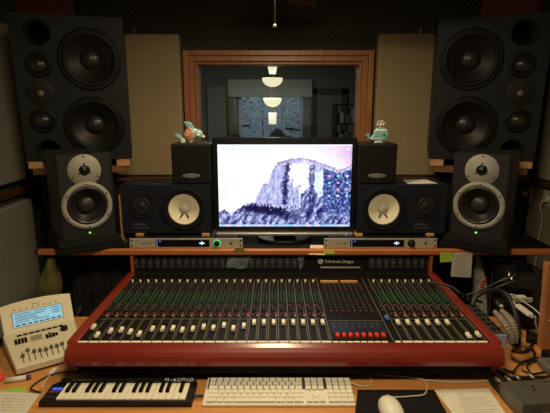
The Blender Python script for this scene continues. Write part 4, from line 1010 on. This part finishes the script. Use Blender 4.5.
def sheet(name, pts, m, label, z=DZ + .001, lines=(), th=.0006, linem=M_greyink, cat='paper'):
    P = [pz(px, py, z) for px, py in pts]
    o = tag(MB().prism([(p.x, p.y) for p in P], z, z + th).build(name, m), label, cat)
    if lines:
        q = MB()
        for (xa, ya, xb, yb, hh) in lines:
            a = pz(xa, ya, z); b_ = pz(xb, yb, z); d = (b_ - a); n_ = Vector((-d.y, d.x, 0)).normalized() * hh
            q.prism([(a.x, a.y), (b_.x, b_.y), (b_.x + n_.x, b_.y + n_.y), (a.x + n_.x, a.y + n_.y)], z + th + .0001, z + th + .0003)
        q.build('written_lines', linem, o)
    return o
ln = []
random.seed(11)
for i in range(11): y = 391.5 + i * 2.2; ln.append((437.3 + i * .95, y, 440.5 + i * .95 + random.uniform(0, 4), y - .1, .0013))
sheet('note_sheet', [(455, 417), (466, 417), (447, 389.5), (434.5, 390.3)], M_paper, 'narrow sheet with jotted marks between the mouse pad and printed page', lines=ln)
ln = []
for i in range(11):
    y = 393.5 + i * 2.1; x0 = 456 + i * .9; ln.append((x0, y, x0 + (15, 12, 30, 26, 33, 28, 34, 20, 33, 30, 18)[i] * (.55 if i in (0, 1) else 1), y - .3, .0012))
sheet('printed_page', [(457, 417), (508, 417), (488.5, 388.5), (443.5, 390.0)], mat('page_white', (.66, .62, .50), .9), 'printed white page beside the grey metal box', z=DZ + .0024, lines=ln)
ln = []
for i, (x, y) in enumerate(((5, 399), (9, 402), (2, 406), (8, 407), (4, 411), (12, 399.5), (1, 402))): ln.append((x, y, x + 3.2, y - 1.4, .0022))
for i in range(7): y = 396 + i * 2.9; ln.append((0, y, 36 - i * 2.6, y + .3, .0005))
sheet('note_pad_sheet', [(-14, 420), (22, 420), (40.5, 393.5), (-8, 391.5)], mat('pad_paper', (.62, .58, .46), .9), 'ruled note sheet with handwriting at the lower left of the desk', z=DZ + .0030, lines=ln)
sheet('green_note', [(-10, 393), (27, 393.8), (25.5, 387), (18, 387.3), (2, 390), (-8, 391)], mat('bright_green_paper', (.32, .55, .06), .8), 'bright green paper slip under the ruled note sheet', cat='paper slip')
mkp = thing('marker_pen', 'white marker pen with a purple cap left of the note sheet', 'marker pen', (0, 0, 0))
a, c = pz(5.5, 380.5, DZ + .008), pz(26.5, 377.5, DZ + .008); e = pz(31, 376.6, DZ + .008)
MB().cyl(a, c, .0078, n=16).build('barrel', M_white, mkp); MB().cyl(c, e, .0082, .0062, n=16).build('cap', mat('purple_cap', (.10, .03, .14), .4), mkp)
tag(MB().lathe([(0, 0), (.026, 0), (.028, .006), (.02, .014), (0, .016)], 24, Matrix.Translation(pz(-5, 380, DZ) + Vector((0, 0, .0005)))).build('red_lid', mat('red_plastic', (.65, .06, .07), .35)), 'red round lid at the left edge of the desk', 'lid')
up = thing('white_plug', 'white usb plug with a thin white lead near the cream remote', 'plug', (0, 0, 0))
a, c = pz(50.5, 374, DZ + .005), pz(56, 368.5, DZ + .005)
dd = (c - a); an = math.atan2(dd.y, dd.x); mm = (a + c) / 2
MB().box((0, 0, 0), (dd.length, .015, .009), M=frame(mm, an)).build('plug_body', M_white, up, bev=.002)
MB().tube([a, pz(46, 380, DZ + .003), pz(41.5, 388, DZ + .003)], .0022, 6).build('lead', M_wcab, up)

# ================================================================== RIGHT SIDE CLUTTER
mb_ = pz(502.7, 381.5, .80); mf = pz(523, 404.5, .80)
gb = thing('metal_box', 'large brushed grey metal box at the lower right corner', 'metal box', (mf.x, mf.y, DZ), math.radians(5))
L_ = (mb_ - mf).length
MB().b2((0, 0, .003), (.34, L_, .05)).build('case', mat('brushed_grey', (.14, .135, .115), .42, .5, var=.12, vscale=25), gb, bev=.002)
q = MB()
for x, y in ((.07, .058), (.075, .072), (.14, .06), (.146, .05)): MB().cyl((x, y, .05), (x, y, .0525), .003, n=8).build('panel_button', M_black, gb)
q.b2((.072, .048, .05), (.0735, .064, .0506)); q.b2((.12, .092, .05), (.14, .094, .0506)); q.build('panel_marks', M_black, gb)
q = MB()
for x, y in ((.015, .015), (.325, .015), (.015, L_ - .015), (.325, L_ - .015)): q.cyl((x, y, 0), (x, y, .004), .006, n=10)
q.build('rubber_foot', M_rubber, gb)
pk = pz(548, 414, .79)
tag(MB().lathe([(0, 0), (.05, 0), (.055, .008), (.052, .034), (.045, .04), (0, .041)], 36, Matrix.Translation((pk.x + .0, 1.005, DZ + .0005))).build('round_dish', mat('dish_grey', (.20, .19, .165), .4)), 'round grey dish in front of the grey metal box', 'dish')
# wooden block and small device beside console
block(.701, .775, 1.372, 1.62, DZ, .7985, 'light wooden block under the flat device beside the console')
fd = thing('flat_device', 'flat dark device with a lilac front end beside the right console cheek', 'device', (.704, 1.378, .799))
MB().b2((0, .006, 0), (.056, .24, .038)).build('case', mat('device_dark', (.05, .052, .045), .5, var=.2), fd, bev=.003)
MB().b2((0, 0, 0), (.056, .0058, .038)).build('front_end', mat('lilac_plastic', (.32, .31, .46), .4), fd, bev=.002)
q = MB()
for j in range(5):
    for i in range(3): q.b2((.008 + i * .016, .03 + j * .036, .038), (.018 + i * .016, .05 + j * .036, .0405))
q.build('key_row', M_black, fd)
MB().b2((.001, .01, .038), (.003, .236, .0388)).build('edge_highlight', M_print, fd)
# headphones
hp = thing('headphones', 'black headphones with a ribbed grey headband leaning beside the console', 'headphones', (0, 0, 0))
M_rib = mat('ribbed_grey_leather', (.24, .20, .16), .6, var=.2, vscale=60)
A = pz(497, 313, .86); B = pz(516, 346, .79)
for off in (0, 1):
    a0 = pz(495 + off * 7, 312 - off * 1, .86); a1 = pz(505 + off * 6, 324 - off * 3, .86); a2 = pz(511 + off * 4, 335 - off * 2, .83); a3 = pz(512 + off * 3, 343, .80)
    P = smooth_path([a0, a1, a2, a3], 40)
    b = MB(); b.tube(P, lambda t: .0125 * (1 + .13 * math.cos(t * 34 * PI)) * (.55 + .45 * math.sin(PI * min(1, max(0, t * .9 + .05)))), 12, res=1); b.build('headband', M_rib, hp)
for (px, py, z, r, lab) in ((500, 306, .84, .030, 0), (505, 350, .775, .022, 1)):
    c = pz(px, py, z); T = Matrix.Translation(c) @ Matrix.Rotation(math.radians(60), 4, 'Y') @ Matrix.Rotation(math.radians(20), 4, 'X')
    if lab == 0:
        MB().lathe([(0, .014), (.02, .014), (.030, .008), (.032, 0), (.030, -.012), (.018, -.016), (0, -.014)], 24, T).build('ear_cup', M_black, hp)
        MB().ball(c + Vector((-.01, -.03, .012)), .009, n=12).build('pivot', M_silver, hp)
MB().tube([pz(472, 306, .84), pz(476, 297, .87), pz(486, 291, .89), pz(497, 290.5, .89), pz(506, 294, .88), pz(512, 303, .86), pz(517, 320, .82), pz(518, 340, .79)], .0095, 10).build('outer_band', M_rubber, hp)
MB().lathe([(0, .014), (.02, .014), (.030, .008), (.032, 0), (.030, -.012), (.018, -.016), (0, -.014)], 24, Matrix.Translation((.80 + .03, 1.46, .785)) @ Matrix.Rotation(math.radians(80), 4, 'Y')).build('ear_cup', M_black, hp)
# striped bag
bg = MB(); x0 = pd(474, 280, 1.97).x; x1 = pd(487, 280, 1.97).x
P = [pd(px, py, 1.98) for px, py in ((474, 330), (488, 330), (487, 283), (484, 270), (480, 257), (477, 254.5), (475, 270))]
bg.prism([(p.x, p.z) for p in P], -.03, .0, M=Matrix.Translation((0, 1.98, 0)) @ FRONT)
bgo = tag(bg.build('carrier_bag', mat('bag_white', (.42, .40, .34), .6, var=.5, vscale=60), bev=.004), 'narrow white carrier bag with red streaks hanging under the shelf behind the flat device', 'bag')
q = MB()
for k in range(5): a = pd(479 + k * .6, 294 - k * 3, 1.978); q.tube([a, a + Vector((.022, 0, .02))], .0032, 5)
q.build('red_print', mat('bag_red', (.6, .05, .04), .6), bgo)
# shiny black bin
bc_ = pd(534, 280, 1.98)
bn = thing('waste_bin', 'glossy black open topped bin under the right end of the shelf', 'bin', (1.0, 1.80, .0005))
q = MB(); n = 32
def rr_(w, h, r=.03):
    pts = []
    for cx2, cy2, a0 in ((w - r, h - r, 0), (-w + r, h - r, 90), (-w + r, -h + r, 180), (w - r, -h + r, 270)):
        for k in range(5): a = math.radians(a0 + 22.5 * k); pts.append((cx2 + r * math.cos(a), cy2 + r * math.sin(a)))
    return pts
def loft(b, secs, mi=0):
    n_ = len(secs[0][0]); vs = [(x, y, z) for pts, z in secs for x, y in pts]
    b.add(vs, [(j * n_ + k, j * n_ + (k + 1) % n_, (j + 1) * n_ + (k + 1) % n_, (j + 1) * n_ + k) for j in range(len(secs) - 1) for k in range(n_)] + [tuple(range(n_))[::-1]], mi, True)
loft(q, [(rr_(.060, .065), 0), (rr_(.072, .08), .85), (rr_(.074, .082), .92), (rr_(.069, .077), .92), (rr_(.056, .06), .03)])
q.build('shell', M_blackg, bn)
MB().tube([Vector((x, y, .922)) for x, y in rr_(.072, .08)] + [Vector((*rr_(.072, .08)[0], .922))], .004, 6, res=1).build('rim', M_blackg, bn)
amp = thing('black_case', 'flat black equipment case on the desk carrying the pale power strip', 'case', (.885, 1.585, DZ + .0005))
MB().b2((0, 0, .004), (.17, .11, .084)).build('case_shell', M_black, amp, bev=.004)
for x, y in ((.02, .02), (.15, .02), (.02, .09), (.15, .09)): MB().cyl((x, y, 0), (x, y, .0042), .008, n=12).build('rubber_foot', M_rubber, amp)
# white plugs and dongle
wp = thing('power_strip', 'pale power strip with plugs behind the thick black cable', 'power strip', (.945, 1.635, DZ + .0855))
MB().b2((-.045, 0, 0), (.020, .03, .022)).build('strip_body', M_white, wp, bev=.003)
for k in range(2): MB().b2((-.042 + k * .034, -.012, .006), (-.008 + k * .04, 0, .024)).build('plug', mat('plug_grey', (.4, .39, .34), .5), wp, bev=.002)
MB().tube([(-.075, .0, .03), (-.05, .0, .034), (-.03, .0, .030)], .004, 6).build('lead', M_wcab, wp)
a, c = pz(517, 305, .865), pz(531, 315.5, .855)
dg = thing('white_adapter', 'white rectangular cable adapter hanging among the black cables', 'adapter', (a + c) / 2)
dv = c - a; T = dv.to_track_quat('X', 'Z').to_matrix().to_4x4()
MB().box((0, 0, 0), (dv.length, .022, .012), M=T).build('adapter_body', M_white, dg, bev=.003)
MB().box((dv.length / 2 + .006, 0, 0), (.012, .012, .008), M=T).build('connector', mat('plug_grey', (.4, .39, .34), .5), dg, bev=.001)
cable('white_cable', [c + Vector((.012, -.006, .0)), pz(536, 325, .82), pz(540, 333, .785), pz(549, 338, .76), pz(560, 338, .756)], .0028, M_wcab, 'white cable running from the adapter off the right edge')
cable('white_cable', [pz(512, 296, .865), pz(513, 301, .868), a + Vector((-.004, .004, 0))], .0022, M_wcab, 'short white cable entering the top of the adapter')
cable('white_cable', [pz(517, 297, .87), pz(524, 302, .88), pz(533, 308, .88), pz(541, 315, .87), pz(550, 321, .86)], .0022, M_wcab, 'thin white cable rising above the adapter')
# black adapters and loops
ba = tag(MB().b2((-.045, -.022, 0), (.045, .022, .026)).build('power_adapter', M_black, bev=.004), 'black power adapter on the desk below the white cable', 'adapter'); ba.location = pz(540, 343, DZ + .0005); ba.rotation_euler = (0, 0, -.5)
gl = MB()
p = pz(549, 354, DZ + .03)
nb = thing('network_box', 'small black box with green lights at the right edge', 'network box', (p.x, p.y, DZ + .0005))
MB().b2((-.008, -.012, 0), (.06, .03, .03)).build('case', M_black, nb, bev=.002)
for k in range(3): MB().b2((-.004 + k * .007, -.013, .018 + (k % 2) * .004), (-.001 + k * .007, -.0121, .021 + (k % 2) * .004)).build('status_light', mat('green_led', (.1, .8, .1), .4), nb)
p = pz(547, 370, DZ)
ga = tag(MB().b2((-.02, -.035, 0), (.05, .03, .03)).build('power_adapter', mat('adapter_grey', (.12, .12, .10), .5), bev=.01, seg=3), 'rounded grey power adapter behind the grey metal box', 'adapter'); ga.location = (p.x, p.y, DZ + .0005)
loops = [
 ([(512, 350), (520, 352), (528, 350), (533, 340), (527, 330), (520, 322)], .0055, 'black cable loop on the desk right of the wooden block'),
 ([(512, 358), (522, 362), (534, 358), (533, 350), (525, 347)], .0045, 'lower black cable loop right of the wooden block'),
 ([(513, 372), (520, 364), (530, 359), (545, 358), (560, 360)], .0032, 'thin black cable sweeping to the right edge above the metal box'),
 ([(522, 370), (532, 374), (545, 372), (556, 374)], .0032, 'thin black cable just behind the metal box'),
 ([(530, 372), (527, 366), (533, 361), (548, 362)], .003, 'small black cable curl by the rounded grey adapter'),
 ([(489, 371), (496, 376), (502, 381), (507, 378), (530, 377)], .004, 'black plug lead bunch nearest the console corner'),
 ([(496, 370), (505, 374), (514, 378), (545, 377)], .004, 'black plug lead emerging behind the metal box corner'),
 ([(503, 369), (512, 372), (522, 377), (560, 376)], .004, 'third black plug lead beside the console corner'),
 ([(486, 374), (492, 383), (498, 390), (503, 396)], .004, 'black lead dropping between the printed page and metal box'),
 ([(490, 374), (494, 381), (499, 388)], .004, 'short black lead at the back corner of the printed page'),
]
for i, (pts, r, lab) in enumerate(loops):
    z = DZ + r + .001 + (i % 3) * .004
    cable('black_cable', [pz(x, y, z) for x, y in pts], r, M_cab, lab)
for i, (xa, ya, xb, yb) in enumerate(((496, 378, 500, 382), (505, 376.5, 511, 381), (514, 375, 520, 379), (528, 374, 534, 378))):
    t = MB().cyl(pz(xa, ya, DZ + .017), pz(xb, yb, DZ + .015), .0042, n=12).build('jack_plug', M_silver)
    tag(t, ('leftmost', 'second', 'third', 'rightmost')[i] + ' silver jack plug in the cable bunch behind the metal box', 'plug')
# cables across the console right end
cable('black_cable', [pz(425, 282, .885), pz(440, 284, .892), pz(452, 287, .892), pz(460, 293, .88), pz(475, 300, .84), pz(482, 302, .83)], .005, M_cab, 'thick black cable draped over the right rear corner of the console')
cable('grey_cable', [pd(462, 297, 1.80), pd(485, 288, 1.76), pd(500, 281, 1.70), pd(516, 275, 1.70)], .003, mat('grey_cable', (.09, .09, .085), .5), 'upper grey cable slanting up behind the bag')
cable('grey_cable', [pd(466, 300, 1.80), pd(488, 291, 1.76), pd(500, 286, 1.70), pd(516, 280, 1.70)], .003, mat('grey_cable', (.09, .09, .085), .5), 'lower grey cable slanting up behind the bag')
# right wall sockets
def socket(y, z, label):
    t = thing('wall_socket', label, 'socket', (XR, y, z))
    MB().b2((-.008, -.06, -.045), (0, .06, .045)).build('plate', M_white, t, bev=.003)
    MB().cyl((-.008, 0, 0), (-.035, 0, 0), .022, .018, 18).build('plug', M_white, t)
    return t
a = ray(522, 193); k = (XR - .03) / a.x; socket(a.y * k, CAMZ + a.z * k, 'cream wall socket with a plug nearest the right speaker')
a = ray(545, 199); k = (XR - .03) / a.x; sy, sz_ = a.y * k, CAMZ + a.z * k; socket(sy, sz_, 'cream wall socket with a trailing white lead at the right edge')
cable('white_cable', [(XR - .04, sy, sz_ - .01), (XR - .045, sy + .01, sz_ - .04), (XR - .02, sy + .02, sz_ - .12), (XR - .015, sy + .04, sz_ - .25), (XR - .02, sy + .03, sz_ - .4)], .0045, M_wcab, 'white power lead hanging down the right wall from its plug')
a = ray(521, 214); k = (XR - .01) / a.x
tag(MB().b2((XR - .02, a.y * k - .05, CAMZ + a.z * k - .12), (XR - .001, a.y * k + .06, CAMZ + a.z * k + .10)).build('recess_board', M_blackm, bev=.002), 'tall black board in place of a dark recess in the right wall beside the speaker', 'cover')  # black board stands in for a dark recess in the wall
# olive bag hanging at left
P = [(35, 301), (37, 286), (42, 272), (47, 260), (50, 256), (56, 257), (60, 268), (63, 282), (62, 303)]
ob = thing('cloth_bag', 'olive green cloth bag hanging below the left end of the shelf', 'bag', (0, 0, 0))
yb_ = 1.90; n = len(P)
q = MB(); W3 = [pd(x, y, yb_) for x, y in P]
cx3 = sum(p.x for p in W3) / n; cz3 = sum(p.z for p in W3) / n
vs = [(p.x, p.y, p.z) for p in W3]; 
for s_, off in ((.75, -.022), (.4, -.034)): vs += [(cx3 + (p.x - cx3) * s_, yb_ + off + .01 * math.sin(i * 2.4), cz3 + (p.z - cz3) * s_) for i, p in enumerate(W3)]
vs.append((cx3, yb_ - .03, cz3)); vs += [(cx3 + (p.x - cx3) * .7, yb_ + .02, cz3 + (p.z - cz3) * .7) for p in W3]
fs = []
for r_ in range(2): fs += [(r_ * n + k, r_ * n + (k + 1) % n, (r_ + 1) * n + (k + 1) % n, (r_ + 1) * n + k) for k in range(n)]
fs += [(2 * n + k, 2 * n + (k + 1) % n, 3 * n) for k in range(n)]
o4 = 3 * n + 1; fs += [(k, o4 + k, o4 + (k + 1) % n, (k + 1) % n) for k in range(n)] + [tuple(range(o4, o4 + n))]
q.add(vs, fs, 0, True); M_olive = mat('olive_cloth', (.14, .13, .035), .9, var=.35, vscale=14, bump=.8, bscale=30); q.build('bag_body', M_olive, ob)
MB().tube([pd(50, 262, yb_), pd(50, 259, yb_), pd(52, 258, yb_ - .002), pd(55, 259, yb_), pd(55, 262, yb_)], .002, 6).build('handle', M_olive, ob)
cable('coiled_cord', [pd(98, 288, 1.94), pd(90, 292, 1.95), pd(84, 302, 1.955), pd(80, 312, 1.96), pd(82, 300, 1.95), pd(92, 286, 1.95), pd(104, 284, 1.94)], .0018, mat('dark_cord', (.035, .032, .022), .6), 'thin dark cord coiled in front of the left drape')
cable('khaki_strap', [pd(77, 318, 1.93), pd(78, 311, 1.93), pd(81, 306, 1.93), pd(79, 313, 1.93)], .003, mat('khaki', (.10, .09, .04), .8), 'short khaki strap in front of the left drape')

# ------------------------------------------------------------------ families of repeated things
GROUPS = {'nearfield_speaker': 'navy monitors lying beside the screen', 'cube_speaker': 'cube speakers on the navy monitors', 'ring_speaker': 'grey ringed speakers at the shelf ends',
          'main_monitor': 'huge monitor speakers high at the back', 'speaker_stand': 'stands of the huge monitors', 'foam_pad': 'foam pads under the ringed speakers', 'wooden_block': 'wooden blocks used as spacers',
          'rack_unit': 'champagne rack units on the shelf', 'acoustic_panel': 'fabric acoustic panels on the walls', 'jack_plug': 'silver jack plugs in the cable bunch', 'black_cable': 'black cables around the console',
          'white_cable': 'thin white cables on the desk', 'grey_cable': 'grey cables slanting behind the bag', 'reflected_lamp': 'lamp reflections built behind the glass', 'reflected_tree': 'trees built outside the reflected far window',
          'wall_socket': 'sockets on the right wall', 'wall_hanging': 'rust cloths high on the wall', 'sticky_note': 'small notes on the shelf edge', 'panel_hook': 'hooks on the beige panels',
          'black_drape': 'black drapes under the shelf', 'film_scrap': 'film scraps on the meter bridge', 'power_adapter': 'power adapters on the right of the desk'}
for o in COL.objects:
    g_ = GROUPS.get(o.name.split('.')[0])
    if o.parent is None and g_ and 'label' in o: o['group'] = g_
